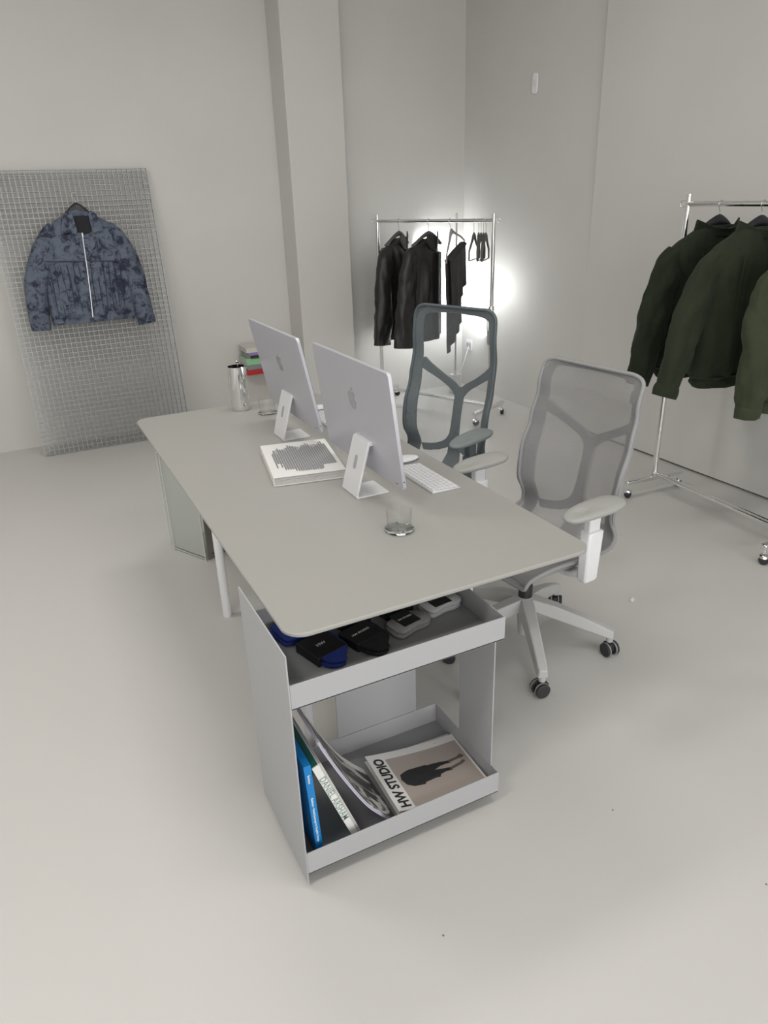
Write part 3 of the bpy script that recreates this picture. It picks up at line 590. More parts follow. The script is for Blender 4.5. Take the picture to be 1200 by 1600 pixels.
# ------------------------------------------------------------------ task chairs
def make_chair(label, loc, rz, back, mf, mw, mm, mp, base):
    t = thing('office_chair', label, 'chair', loc, rz, 'mesh office chairs')
    # local: +x forward, +y left, z up; profile of the seat-back shell (x, z), lift raises all above the gas spring
    prof = catmull([(0.235, 0.425), (0.215, 0.450), (0.10, 0.462), (-0.06, 0.448), (-0.165, 0.452), (-0.222, 0.50), (-0.243, 0.59), (-0.262, 0.69)]+back, 66)
    wid = [(0.0, 0.235), (0.06, 0.243), (0.20, 0.25), (0.36, 0.245), (0.43, 0.236), (0.495, 0.226), (0.57, 0.238), (0.65, 0.242), (0.76, 0.239), (0.90, 0.232), (1.0, 0.230)]
    def hw(s):
        for (a, p), (b, q) in zip(wid, wid[1:]):
            if s <= b: u = (s-a)/(b-a); u = u*u*(3-2*u); return p+(q-p)*u
        return wid[-1][1]
    DISH = [(0.0, 0.012), (0.40, 0.020), (0.55, 0.092), (0.65, 0.094), (0.76, 0.078), (0.88, 0.050), (1.0, 0.016)]
    def lerp(T, s):
        for (a, p), (b, q) in zip(T, T[1:]):
            if s <= b: u = max(0.0, (s-a)/(b-a)); u = u*u*(3-2*u); return p+(q-p)*u
        return T[-1][1]
    def pt(s, y, off=0.0):
        """s along the profile 0..1, y across (m), off behind the surface"""
        f = s*66; i = max(0, min(65, int(f))); u = f-i
        a, b = Vector(prof[i]), Vector(prof[i+1]); p = a+(b-a)*u; tn = (b-a).normalized(); nrm = Vector((tn.y, -tn.x))   # points up / forward
        k = y/0.25; dish = lerp(DISH, s)*abs(k)**1.8
        c = p+nrm*(dish-off)
        return Vector((c.x, y, c.y))
    def outline(s):
        w = hw(s)
        for e, r in ((1.0, 0.062), (0.0, 0.05)):
            d = abs(e-s)*1.36
            if d < r: w -= r-sqrt(max(0, r*r-(r-d)**2))
        return w
    NS = 84
    ss = [0.5-0.5*cos(pi*k/NS) for k in range(NS+1)]
    g = MB().grid(lambda a, b: tuple(pt(ss[round(b*NS)], (2*a-1)*outline(ss[round(b*NS)]))), 20, NS)
    g.build('mesh_fabric', mm, t, smooth=80)
    # rim: tube round the outline
    loop = [(s, outline(s)) for s in ss]+[(s, -outline(s)) for s in ss[::-1]]
    MB().tube([pt(s, y, 0.002) for s, y in loop], 0.0075, 8, cyc=True).build('rim', mf, t, smooth=80)
    # flat frame band + Y shaped spine behind the mesh, as ribbons on the shell
    def ribbon(path, th=0.012, off=0.012):
        n = 40; P = catmull(path, n); rings = []
        for i, (s, y, w) in enumerate(P):
            a, b = P[max(i-1, 0)], P[min(i+1, n)]; d = Vector(((b[0]-a[0])*1.36, b[1]-a[1])).normalized()
            q = (-d.y/1.36, d.x)
            s0, y0, s1, y1 = s-q[0]*w, y-q[1]*w, s+q[0]*w, y+q[1]*w
            rings.append([tuple(pt(s0, y0, off)), tuple(pt(s1, y1, off)), tuple(pt(s1, y1, off+th)), tuple(pt(s0, y0, off+th))])
        return rings
    fb = MB()
    for sg in (1, -1):
        side = [(0.33, sg*0.195, 0.022), (0.43, sg*0.203, 0.026), (0.475, sg*0.201, 0.028), (0.55, sg*0.219, 0.028), (0.64, sg*0.224, 0.027), (0.76, sg*0.221, 0.024), (0.86, sg*0.217, 0.021), (0.93, sg*0.211, 0.018), (0.97, sg*0.196, 0.015)]
        fb.loft(ribbon(side, 0.014, 0.004))
    fb.loft(ribbon([(0.962, -0.205, 0.014), (0.978, -0.15, 0.015), (0.982, 0, 0.015), (0.978, 0.15, 0.015), (0.962, 0.205, 0.014)], 0.014, 0.004))
    fb.build('back_frame', mf, t, bevel=0.003)
    yb = MB()
    yb.loft(ribbon([(0.47, 0.0, 0.040), (0.51, 0.0, 0.030), (0.56, 0.0, 0.024), (0.64, 0.0, 0.022), (0.70, 0.0, 0.025), (0.735, 0.0, 0.030)], 0.016))
    for sg in (1, -1):
        yb.loft(ribbon([(0.705, sg*0.004, 0.022), (0.735, sg*0.040, 0.019), (0.765, sg*0.105, 0.017), (0.795, sg*0.170, 0.020), (0.815, sg*0.206, 0.024)], 0.0155))
        yb.loft(ribbon([(0.535, sg*0.006, 0.018), (0.495, sg*0.030, 0.020), (0.465, sg*0.085, 0.021), (0.445, sg*0.165, 0.024)], 0.0155))
    yb.build('spine', mf, t, bevel=0.003)
    MB().loft(ribbon([(0.935, 0.196, 0.020), (0.895, 0.196, 0.020)], 0.003, 0.010)).build('tag', M['ring'], t)
    # seat pan frame under the mesh
    sp = MB().loft(ribbon([(0.05, 0.0, 0.21), (0.20, 0, 0.225), (0.36, 0, 0.20)], 0.018, 0.018)); sp.build('seat_pan', mf, t, bevel=0.004)
    zl = za = 0.0
    # tilt mechanism
    mc = MB().loft([[(x, y*w, z+zl) for y, z in ((-1, 0.33+dz), (1, 0.33+dz), (1, 0.385), (-1, 0.385))] for x, w, dz in ((0.11, 0.045, 0.03), (0.06, 0.065, 0.0), (-0.06, 0.065, 0.0), (-0.14, 0.05, 0.02))])
    mc.build('tilt_mechanism', mw, t, bevel=0.008)
    sw = MB()
    sw.loft([[(x, y*w, z+zl+dz) for y, z in ((-1, 0.0), (1, 0.0), (1, 0.03), (-1, 0.03))] for x, w, dz in ((-0.10, 0.055, 0.36), (-0.20, 0.045, 0.385), (-0.252, 0.038, 0.445), (-0.268, 0.034, 0.53))])
    sw.build('back_carrier', mf, t, bevel=0.006)
    for sg in (1, -1):
        am = MB()
        rg = []
        for x, y, z, a, b in ((-0.03, 0.05, 0.372, 0.030, 0.014), (-0.03, 0.12, 0.385, 0.028, 0.013), (-0.02, 0.20, 0.40, 0.026, 0.013), (0.0, 0.255, 0.425, 0.026, 0.014), (0.0, 0.285, 0.44, 0.027, 0.016)):
            rg.append([(x-a, sg*y, z-b+za), (x+a, sg*y, z-b+za), (x+a, sg*y, z+b+za), (x-a, sg*y, z+b+za)])
        am.loft(rg).build('arm_bracket', mw, t, bevel=0.007)
        po = MB().loft([[(x*w+dx, sg*(0.292+y*d), z+za) for x, y in ((-1, -1), (1, -1), (1, 1), (-1, 1))] for z, w, d, dx in ((0.412, 0.024, 0.017, 0.006), (0.425, 0.031, 0.021, 0.004), (0.54, 0.034, 0.022, 0.0), (0.604, 0.035, 0.0225, -0.002))])
        post = po.build('arm_post', mw, t, bevel=0.008)
        MB().loft([[(x*w, sg*(0.291+y*d), z+za) for x, y in ((-1, -1), (1, -1), (1, 1), (-1, 1))] for z, w, d in ((0.59, 0.026, 0.014), (0.655, 0.027, 0.014), (0.664, 0.042, 0.028))]).build('arm_neck', mw, post, bevel=0.005)
        # leaf shaped arm pad, wider to the rear
        rg = []
        P = catmull([(0.125, 0.0), (0.112, 0.026), (0.06, 0.046), (-0.02, 0.054), (-0.09, 0.050), (-0.125, 0.030), (-0.135, 0.0), (-0.125, -0.030), (-0.09, -0.050), (-0.02, -0.054), (0.06, -0.046), (0.112, -0.026), (0.125, 0.0)], 48)[:-1]
        def zc(x): return 0.010*max(0, x/0.13)**2*-1+0.004*(x < 0)*(x/0.13)**2
        for s_, z in ((0.78, 0.664), (0.95, 0.669), (1.0, 0.676), (0.985, 0.682), (0.93, 0.6855), (0.6, 0.687), (0.2, 0.6865)):
            rg.append([(x*s_, sg*0.288+y*s_, z+za+zc(x)) for x, y in P])
        MB().loft(rg).build('arm_pad', mp, t, smooth=80)
    # gas lift, hub, five star base
    MB().lathe([(0.0135, 0.20), (0.0135, 0.33+zl)], 18).build('gas_lift', M['brass'], t)
    MB().lathe([(0.027, 0.20), (0.027, 0.262), (0.024, 0.272), (0.015, 0.273)], 24).build('lift_collar', M['black'], t)
    MB().lathe([(0.019, 0.045), (0.022, 0.05), (0.030, 0.165), (0.045, 0.18), (0.045, 0.207), (0.030, 0.214), (0.028, 0.215)], 24).build('hub', base, t)
    # (first leg angle chosen from the photograph)
    for k in range(5):
        a = radians(LEG0)-rz+k*2*pi/5
        m = Matrix.Rotation(a, 4, 'Z')
        lg = MB().loft([[(x, y*w, z) for y, z in ((-1, zb), (1, zb), (0.72, zt), (-0.72, zt))] for x, w, zb, zt in ((0.025, 0.034, 0.168, 0.214), (0.12, 0.029, 0.140, 0.192), (0.24, 0.025, 0.105, 0.150), (0.315, 0.023, 0.083, 0.118), (0.338, 0.019, 0.076, 0.106))], mtx=m)
        lg.cyl((0.325, 0, 0.056), (0.325, 0, 0.09), 0.013, 12, m)
        lg.build('base_leg', base, t, bevel=0.004)
        cm = m @ Matrix.Translation((0.325, 0, 0)) @ Matrix.Rotation(CAST[k], 4, 'Z')
        ca = MB().loft([[(x, y, z) for x, z in ((-0.024, 0.028), (0.022, 0.028), (0.024, 0.045), (0.008, 0.058), (-0.018, 0.050))] for y in (-0.009, 0.009)], mtx=cm)
        c = ca.build('caster', M['black'], t, bevel=0.002)
        for sg in (-1, 1):
            w = MB()
            w.lathe([(0.0, -0.009), (0.024, -0.009), (0.0275, -0.006), (0.0275, 0.006), (0.024, 0.009), (0.0, 0.009)], 26, mtx=cm @ Matrix.Translation((-0.006, sg*0.0185, 0.0277)) @ Matrix.Rotation(pi/2, 4, 'X'))
            w.build('wheel', M['blackr'], c)
            w = MB(); w.lathe([(0.0277, -0.0045), (0.0282, -0.004), (0.0282, -0.0005), (0.0277, 0.0)], 26, mtx=cm @ Matrix.Translation((-0.006, sg*0.0185, 0.0282)) @ Matrix.Rotation(pi/2, 4, 'X') @ Matrix.Translation((0, 0, -sg*-0.004)))
            w.build('tyre', M['ring'], c)
    return t
LEG0, CAST = -115.4, [1.9, 2.3, 0.4, 1.0, -0.6]
make_chair('light grey mesh office chair with white arm posts at the near end of the desk', (1.541, 1.936, 0), radians(186.4), [(-0.284, 0.79), (-0.290, 0.89), (-0.284, 0.98), (-0.282, 1.062)], M['chair_frame'], M['chair_white'], M['chair_mesh'], M['pad'], M['chair_base'])
LEG0, CAST = -100.0, [0.9, 2.3, 0.4, 1.0, -0.6]
make_chair('dark blue grey mesh office chair behind the nearer computer', (1.545, 2.765, 0), radians(200), [(-0.284, 0.79), (-0.292, 0.91), (-0.278, 1.045), (-0.262, 1.172)], M['dark_frame'], M['dark_frame'], M['dark_mesh'], M['dark_pad'], M['dark_frame'])

# ------------------------------------------------------------------ clothes racks
def make_rack(label, a, b, zbar, foot, skew=0.0):
    """chrome garment rack from post a to post b (xy); local x runs along the bar"""
    a, b = Vector((*a, 0)), Vector((*b, 0)); L = (b-a).length
    t = thing('clothes_rack', label, 'clothes rack', ((a.x+b.x)/2, (a.y+b.y)/2, 0), atan2(b.y-a.y, b.x-a.x), 'chrome clothes racks')
    for sx in (-1, 1):
        x = sx*L/2
        p = MB().cyl((x, 0, 0.085), (x, 0, 0.86), 0.0165, 18); p.lathe([(0.0165, 0.83), (0.0195, 0.832), (0.0195, 0.86), (0.0165, 0.865)], 18, (x, 0, 0)); po = p.build('post', M['chrome'], t)
        MB().cyl((x, 0, 0.80), (x, 0, zbar+0.045), 0.0135, 18).build('upper_post', M['chrome'], po)
        k = MB().cyl((x, 0, 0.846), (x+sx*0.0, -0.032, 0.846), 0.004, 10); k.lathe([(0.0, 0), (0.009, 0), (0.009, 0.008), (0, 0.008)], 14, mtx=Matrix.Translation((x, -0.030, 0.846)) @ Matrix.Rotation(pi/2, 4, 'X')); k.build('knob', M['satin'], po)
        f = MB().box((x, 0, 0.092), (0.034, 2*foot, 0.026)); fo = f.build('foot', M['chrome'], t, bevel=0.006)
        for sy in (-1, 1):
            y = sy*(foot-0.018)
            c = MB().cyl((x, y, 0.055), (x, y, 0.082), 0.0085, 14); c.lathe([(0.010, 0.050), (0.022, 0.046), (0.025, 0.036), (0.020, 0.030), (0.0, 0.030)], 18, (x, y, 0)); c.build('caster', M['chrome'], fo)
            w = MB(); w.lathe([(0.0, -0.013), (0.019, -0.013), (0.0245, -0.006), (0.0245, 0.006), (0.019, 0.013), (0.0, 0.013)], 20, mtx=Matrix.Translation((x+0.006, y, 0.0247)) @ Matrix.Rotation(0.5+sx+sy*0.7, 4, 'Z') @ Matrix.Rotation(pi/2, 4, 'X')); w.build('wheel', M['black'], fo.children[-1])
        # looped stop beyond the post
        lp = [(x+sx*0.012, 0, zbar+0.014), (x+sx*0.045, 0, zbar+0.014), (x+sx*0.052, 0, zbar+0.006), (x+sx*0.052, 0, zbar-0.006), (x+sx*0.045, 0, zbar-0.014), (x+sx*0.012, 0, zbar-0.014)]
        MB().tube(lp, 0.0028, 8).build('end_loop', M['chrome'], t)
    MB().cyl((-L/2, 0, zbar), (L/2, 0, zbar), 0.0125, 18).build('top_bar', M['chrome'], t)
    for yy in (-0.016, 0.016): MB().cyl((-L/2, yy, 0.115), (L/2, yy, 0.115), 0.0085, 14).build('bottom_bar', M['chrome'], t)
    return t
ZR2, ZR1 = 1.452, 1.555
A2, B2 = Vector((2.735, 5.53, 0)), Vector((3.168, 4.553, 0)); d2 = (B2-A2).normalized(); e2 = Vector((-d2.y, d2.x, 0))
make_rack('chrome clothes rack with black coats standing across the lit corner', (A2.x, A2.y), (B2.x, B2.y), ZR2, 0.21)
A1, B1 = Vector((3.135, 2.822, 0)), Vector((3.09, 1.90, 0)); d1 = (B1-A1).normalized(); e1 = Vector((-d1.y, d1.x, 0))
make_rack('chrome clothes rack with olive jackets along the right wall', (A1.x, A1.y), (B1.x, B1.y), ZR1, 0.205)

# ------------------------------------------------------------------ hangers and garments
def hook_path(zr, drop, r=0.020):
    """hook over a bar of radius 12.5 mm centred at local (0,0,0): lies in local yz (y along the garment width? no: x)"""
    pts = []
    for k in range(11):
        a = radians(-20+215*k/10); pts.append((0.0165*cos(a), 0, 0.0165*sin(a)-0.001))
    pts += [(-0.0145, 0, -0.010), (-0.004, 0, -0.028), (0, 0, -0.042), (0, 0, -drop)]
    return pts
def hanger(label, mtx, m, style, group, half=0.21, drop=0.075, yaw=0.0, thick=1.0):
    """local x across the shoulders, z up, origin at the bar axis"""
    t = thing('clothes_hanger', label, 'hanger', (0, 0, 0), 0, group); t.matrix_world = mtx
    MB().tube(hook_path(0, drop), 0.0017, 8, Matrix.Rotation(yaw, 4, 'Z')).build('hook', M['satin'], t)
    if style == 'broad':
        rings = []
        for k in range(29):
            u = -1+2*k/28; x = u*half; zc = -drop-0.002-0.085*abs(u)**1.55; h = (0.031-0.016*abs(u))*thick; dp = 0.010+0.012*u*u; yb = 0.02*u*u
            rings.append([(x, yb+dp*cos(a), zc-0.016*(1-abs(u)*.4)+h*0.62*sin(a)) for a in [2*pi*i/12 for i in range(12)]])
        MB().loft(rings).build('body', m, t, smooth=80)
    else:
        b = MB(); dz = 0.17
        b.loft([[(x+px, y, z) for px, y in ((-w, -0.006), (w, -0.006), (w, 0.006), (-w, 0.006))] for x, z, w, px in ((0, -drop+0.004, 0.010, 0), (0, -drop-0.02, 0.018, 0), (0.0, -drop-0.035, 0.022, 0))])
        for sg in (1, -1):
            b.tube([(sg*0.008, 0, -drop-0.012), (sg*0.05, 0, -drop-0.055), (sg*0.12, 0, -drop-0.115), (sg*half, 0, -drop-dz), (sg*(half-0.006), 0, -drop-dz-0.012)], [0.011, 0.0085, 0.007, 0.0065, 0.005], 8)
        b.build('body', m, t, bevel=0.002, smooth=70)
        MB().cyl((-half+0.006, 0, -drop-dz-0.010), (half-0.006, 0, -drop-dz-0.010), 0.0042, 10).build('trouser_bar', M['satin'] if style == 'bar' else m, t)
    return t

def garment_ring(hw, hd, cx, cy, z, n, seed, wr, vert=6.0, pleat=None, exp=2.6):
    out = []
    for k in range(n):
        a = 2*pi*k/n; ca, sa = cos(a), sin(a)
        x = hw*math.copysign(abs(ca)**(2/exp), ca); y = hd*math.copysign(abs(sa)**(2/exp), sa)
        w = wr*(nz(x*14+seed, z*vert, y*9+seed)*0.7+nz(x*30, z*vert*2.2+seed, y*20)*0.3)
        if pleat and y < 0: w += pleat(x+cx, z)
        l = sqrt(ca*ca+sa*sa); out.append((x+cx+ca*w*0.5, y+cy+sa*w*1.3, z))
    return out
def torso(rings, seed, wr, n=96, m=60, vert=6.0, pleat=None, exp=2.6):
    R = catmull(rings, m)
    rr = [garment_ring(r[1], r[2], r[3], r[4], r[0], n, seed, wr*min(1, 3*(1-i/m)+0.15), vert, pleat, exp) for i, r in enumerate(R)]
    b = rr[0]; ins = [(p[0]*0.98+R[0][3]*0.02, R[0][4]+(p[1]-R[0][4])*0.75, p[2]+0.012) for p in b]
    return [ins]+rr
def sleeve(path, seed, wr, n=32, m=44):
    """path entries (x, y, z, half width in the xz plane, half depth in y)"""
    P = catmull(path, m); rings = []
    for i, p in enumerate(P):
        a, b = P[max(i-1, 0)], P[min(i+1, m)]; t = Vector((b[0]-a[0], 0, b[2]-a[2])).normalized(); q = Vector((t.z, 0, -t.x)); r = []
        for k in range(n):
            an = 2*pi*k/n; w = wr*(nz(p[0]*6+cos(an)*1.5+seed, p[2]*9, sin(an)*1.5+seed)+0.3*nz(cos(an)*4, p[2]*26+seed, sin(an)*4))
            v = q*(cos(an)*(p[3]+w)); r.append((p[0]+v.x, p[1]+sin(an)*(p[4]+w), p[2]+v.z))
        rings.append(r)
    return rings
def bent(mb, f):
    mb.v = [f(*p) for p in mb.v]; return mb
def garment(name, label, cat, mtx, tor, sl, m, seed, wr, cuff_m, group=None, hem=None, collar=None, pleat=None, bend=None, extras=None, cuff=0.05, vert=6.0, exp=2.6, nseg=110):
    t = thing(name, label, cat, (0, 0, 0), 0, group); t.matrix_world = mtx
    B = (lambda mb: bent(mb, bend)) if bend else (lambda mb: mb)
    B(MB().loft(torso(tor, seed, wr, nseg, pleat=pleat, vert=vert, exp=exp))).build('body', m, t, smooth=80)
    for i, s in enumerate(sl):
        so = B(MB().loft(sleeve(s, seed+7*i, wr*0.7))).build('sleeve', m, t, smooth=80)
        if cuff:
            e, f = Vector(s[-1][:3]), Vector(s[-2][:3]); d = (e-f).normalized()
            cp = [(*(e-d*cuff*0.75), s[-1][3]*1.05, s[-1][4]*1.06), (*(e-d*cuff*0.4), s[-1][3]*1.09, s[-1][4]*1.1), (*(e+d*cuff*0.25), s[-1][3]*1.0, s[-1][4]*1.0)]
            B(MB().loft(sleeve(cp, seed+3*i, wr*0.4, 28, 8))).build('cuff', cuff_m, so, smooth=60)
    if hem:
        z0, z1, k = hem; R = catmull(tor, 60); rr = [r for r in R if z0 <= r[0] <= z1]
        if len(rr) > 1:
            B(MB().loft([garment_ring(r[1]*k, r[2]*k*1.12, r[3], r[4], r[0], 96, seed+3, wr*0.9, 30.0, None, exp) for r in rr])).build('hem_band', cuff_m, t, smooth=80)
    if extras: extras(t, B)
    return t
def flap(pts, y0, y1, curve=None):
    """thick cloth flap: polygon in xz extruded in y"""
    n = len(pts); f = curve or (lambda x, z: 0.0)
    ar = [(x, y0+f(x, z), z) for x, z in pts]+[(x, y1+f(x, z), z) for x, z in pts]
    return MB().add(ar, [tuple(range(n)), tuple(range(n, 2*n))[::-1]]+[(i, (i+1) % n, n+(i+1) % n, n+i) for i in range(n)])

# ---- steel grating leaning on the back wall, blue jacket on it
PZ = Vector((0, 0.24, 1.86)).normalized(); PH = sqrt(1.86**2+0.24**2)
gr = thing('steel_grating', 'tall galvanised steel grating panel leaning on the back wall', 'grating', (0.005, 5.503, 0.0035))
gm = frame((0, 0, 0), (1, 0, 0), PZ)     # local x across, y up the panel, z towards the room
gr.matrix_world = Matrix.Translation((0.005, 5.503, 0.0035)) @ gm
PW, GD = 1.042, 0.026
nvb, nhb = 32, 57
vm = MB().box((0, PH/2, 0), (0.0032, PH, GD)).mesh('grating_bar', M['steel'], 0)
hm_ = MB().box((PW/2, 0, 0.004), (PW, 0.0032, GD*0.62)).mesh('cross_bar', M['steel'], 0)
for i in range(nvb+1):
    o = bpy.data.objects.new('bearing_bar', vm); COL.objects.link(o); o.parent = gr; o.location = (PW*i/nvb, 0, 0)
for j in range(nhb+1):
    o = bpy.data.objects.new('cross_bar', hm_); COL.objects.link(o); o.parent = gr; o.location = (0, 0.0016+(PH-0.0032)*j/nhb, 0)
tgb = MB().box((PW-0.032*0.5-0.001, PH-0.098, 0.011), (0.026, 0.026, 0.002)).build('maker_plate', M['hinge'], gr)

jm = Matrix.Translation((0.005, 5.503, 0.0035)) @ gm @ Matrix.Translation((0, 0, 0.088)) @ Matrix(((1, 0, 0, 0), (0, 0, 1, 0), (0, -1, 0, 0), (0, 0, 0, 1)))
# garment local: x across, z up the panel, -y towards the room
def blue_extras(t, B):
    for k in range(13):
        x0 = 0.278+0.0375*k
        if abs(x0-0.505) < 0.02: continue
        pth = [(x0+0.012*q*(-1 if x0 > 0.5 else 0.3)+0.003*sin(k*2.1+q*5), -0.0735+0.026*abs((x0-0.515)/0.27)**3.0, 1.275-q*(0.31+0.02*sin(k*1.7))) for q in (0, .2, .4, .6, .8, 1)]
        B(MB().tube(pth, [0.0012, 0.0028, 0.0032, 0.0032, 0.0026, 0.0012], 6)).build('pleat_shade', M['camo_dark'], t)  # dark tubes paint the shade of the pleat folds
    f = lambda x, z: 0.02*abs(x-0.525)/0.12
    B(flap([(0.468, 1.585), (0.490, 1.575), (0.500, 1.475), (0.482, 1.445), (0.452, 1.468), (0.405, 1.455), (0.398, 1.475), (0.425, 1.555), (0.452, 1.602)], -0.092, -0.076, f)).build('collar', M['camo'], t, bevel=0.004)
    B(flap([(0.596, 1.585), (0.588, 1.575), (0.592, 1.480), (0.600, 1.455), (0.628, 1.462), (0.664, 1.462), (0.668, 1.50), (0.640, 1.575), (0.606, 1.598)], -0.092, -0.076, f)).build('collar', M['camo'], t, bevel=0.004)
    B(flap([(0.470, 1.598), (0.53, 1.612), (0.594, 1.594), (0.590, 1.555), (0.53, 1.562), (0.488, 1.556)], -0.035, -0.028)).build('collar_back', M['camo'], t, bevel=0.003)
    B(flap([(0.486, 1.565), (0.53, 1.568), (0.592, 1.565), (0.594, 1.485), (0.585, 1.462), (0.542, 1.452), (0.502, 1.468), (0.494, 1.49)], -0.066, -0.058)).build('lining', M['lining'], t)
    zp = MB().loft([[(x-0.0027, -0.0775+q, z), (x+0.0027, -0.0775+q, z), (x+0.0027, -0.070+q, z), (x-0.0027, -0.070+q, z)] for x, z, q in catmull([(0.527, 1.462, 0.002), (0.521, 1.35, 0.000), (0.512, 1.20, -0.002), (0.500, 1.04, -0.002), (0.489, 0.918, 0.0)], 20)])
    z_ = B(zp).build('zip', M['zip'], t)
    B(MB().box((0.527, -0.080, 1.445), (0.010, 0.004, 0.026))).build('zip_pull', M['zip'], z_, bevel=0.001)
    # pocket flap seam and yoke seam
    B(flap([(0.262, 1.298), (0.500, 1.285), (0.500, 1.279), (0.262, 1.292)], -0.074, -0.068)).build('yoke_seam', M['camo_dark'], t)
    B(flap([(0.53, 1.285), (0.775, 1.27), (0.775, 1.264), (0.53, 1.279)], -0.074, -0.068)).build('yoke_seam', M['camo_dark'], t)
def blue_pleat(x, z):
    if z > 1.28 or z < 0.95: return 0.0
    k = min(1, (1.28-z)/0.05, (z-0.95)/0.04); return (0.009*abs(sin((x+0.03*(z-1.1))*pi/0.037))**0.6-0.006)*k
bt = [(0.886, 0.268, 0.050, 0.506, 0), (0.905, 0.270, 0.054, 0.507, 0), (0.93, 0.274, 0.058, 0.508, 0), (0.96, 0.277, 0.066, 0.510, 0), (1.05, 0.278, 0.070, 0.513, 0), (1.20, 0.268, 0.070, 0.520, 0), (1.33, 0.252, 0.068, 0.528, 0), (1.43, 0.240, 0.062, 0.529, 0), (1.495, 0.215, 0.054, 0.529, 0), (1.535, 0.175, 0.046, 0.529, 0), (1.570, 0.115, 0.036, 0.529, 0), (1.592, 0.08, 0.028, 0.529, 0)]
garment('blue_jacket', 'slate blue camouflage zip jacket hanging on the steel grating', 'jacket', jm, bt,
        [[(0.375, 0.0, 1.505, 0.05, 0.034), (0.318, 0, 1.435, 0.066, 0.040), (0.250, 0, 1.31, 0.080, 0.050), (0.194, 0, 1.18, 0.076, 0.050), (0.164, 0, 1.03, 0.068, 0.046), (0.157, 0, 0.874, 0.060, 0.040)],
         [(0.685, 0.0, 1.490, 0.05, 0.034), (0.735, 0, 1.425, 0.074, 0.042), (0.795, 0, 1.28, 0.076, 0.050), (0.828, 0, 1.12, 0.068, 0.050), (0.838, 0, 1.00, 0.064, 0.046), (0.852, 0, 0.855, 0.058, 0.040)]],
        M['camo'], 3, 0.016, M['camo'], hem=(0.884, 0.93, 1.012), pleat=blue_pleat, extras=blue_extras, cuff=0.06, nseg=260)
hanger('black hanger inside the blue jacket on the grating', jm @ Matrix.Translation((0.534, 0.012, 1.705)), M['wood_black'], 'broad', None, 0.105, 0.060, 0.0, 1.7)

# ---- rack in the corner: black coats, trousers, hangers.  local x = e2 side, y along the bar away from the camera, z up
def on2(s, yaw=0.0): return frame(A2+d2*s+Vector((0, 0, ZR2+0.0)), e2, -d2) @ Matrix.Rotation(yaw, 4, 'Z')
def wrap(b):                                  # right half of a coat swings back round the hanger
    def f(x, y, z):
        if x <= 0.0: return (x, y, z)
        c, s = cos(b), sin(b); k = min(1, x/0.06)
        b2 = b*k; return (x*cos(b2)-y*sin(b2)*0.3, y+x*sin(b2), z)
    return f
def coat(label, mtx, k, seed, bend, m):
    tor = [(-0.875, 0.215, 0.07, -0.01, 0), (-0.84, 0.215, 0.075, -0.01, 0), (-0.70, 0.212, 0.08, -0.01, 0), (-0.50, 0.205, 0.085, 0, 0), (-0.33, 0.205, 0.085, 0, 0), (-0.24, 0.205, 0.075, 0, 0), (-0.185, 0.18, 0.058, 0, 0), (-0.150, 0.11, 0.045, 0, 0), (-0.125, 0.06, 0.035, 0, 0)]
    sl = [[(-0.165, 0, -0.20, 0.04, 0.04), (-0.205, 0, -0.26, 0.062, 0.055), (-0.245, -0.01, -0.40, 0.075, 0.06), (-0.275, -0.02, -0.58, 0.085, 0.06), (-0.305, -0.03, -0.75, 0.09, 0.055), (-0.320, -0.03, -0.895, 0.092, 0.05)],
          [(0.165, 0, -0.20, 0.04, 0.04), (0.205, 0, -0.26, 0.062, 0.055), (0.235, 0.0, -0.40, 0.07, 0.06), (0.25, 0.0, -0.58, 0.072, 0.06), (0.26, 0.0, -0.72, 0.07, 0.055), (0.265, 0.0, -0.83, 0.068, 0.05)]]
    tor = [(z*k, a, b, c, e) for z, a, b, c, e in tor]; sl = [[(x, y, z*k, a, b) for x, y, z, a, b in s] for s in sl]
    def ex(t, B):
        g = lambda x, z: -0.03
        B(flap([(-0.075, -0.085), (-0.035, -0.100), (0.002, -0.215), (-0.050, -0.200), (-0.092, -0.150), (-0.100, -0.120)], -0.060, -0.050, lambda x, z: -0.012)).build('collar', m, t, bevel=0.004)
        B(flap([(0.070, -0.075), (0.035, -0.100), (0.012, -0.205), (0.058, -0.195), (0.098, -0.130)], -0.060, -0.050, lambda x, z: -0.012)).build('collar', m, t, bevel=0.004)
        B(flap([(-0.030, -0.115), (0.033, -0.115), (0.030, -0.17), (0.008, -0.215), (-0.006, -0.21), (-0.020, -0.16)], -0.066, -0.058)).build('lining', M['lining'], t)
        B(flap([(0.006, -0.215), (0.105, -0.225), (0.110, -0.50), (0.09, -0.84*k), (0.0, -0.85*k), (0.004, -0.5)], -0.096, -0.086)).build('unlit_inside', M['lining'] if bend > 0.5 else m, t, bevel=0.003)  # black flap stands for the open coat's unlit inside, shade put into its colour
    return garment('black_coat', label, 'coat', mtx, tor, sl, m, seed, 0.022, m, 'black coats on the corner rack', extras=ex, bend=wrap(bend), cuff=0.0, vert=2.2, exp=2.3)
coat('black leather coat at the left end of the corner rack', on2(0.215, 0.10), 1.0, 11, 0.55, M['leather'])
hanger('dark hanger in the leftmost black coat', on2(0.215, 0.10), M['wood_dark'], 'broad', 'hangers in the black coats', 0.15, 0.072)
coat('second black coat from the left, partly behind the dark chair back', on2(0.50, -0.12), 1.0, 23, 0.60, M['leather'])
hanger('dark hanger in the second black coat', on2(0.50, -0.12), M['wood_dark'], 'broad', 'hangers in the black coats', 0.15, 0.072)
hanger('thin grey hanger carrying the charcoal trousers', on2(0.69, 0.12) @ Matrix.Rotation(-0.42, 4, 'Y'), M['ring'], 'bar', None, 0.165, 0.07)
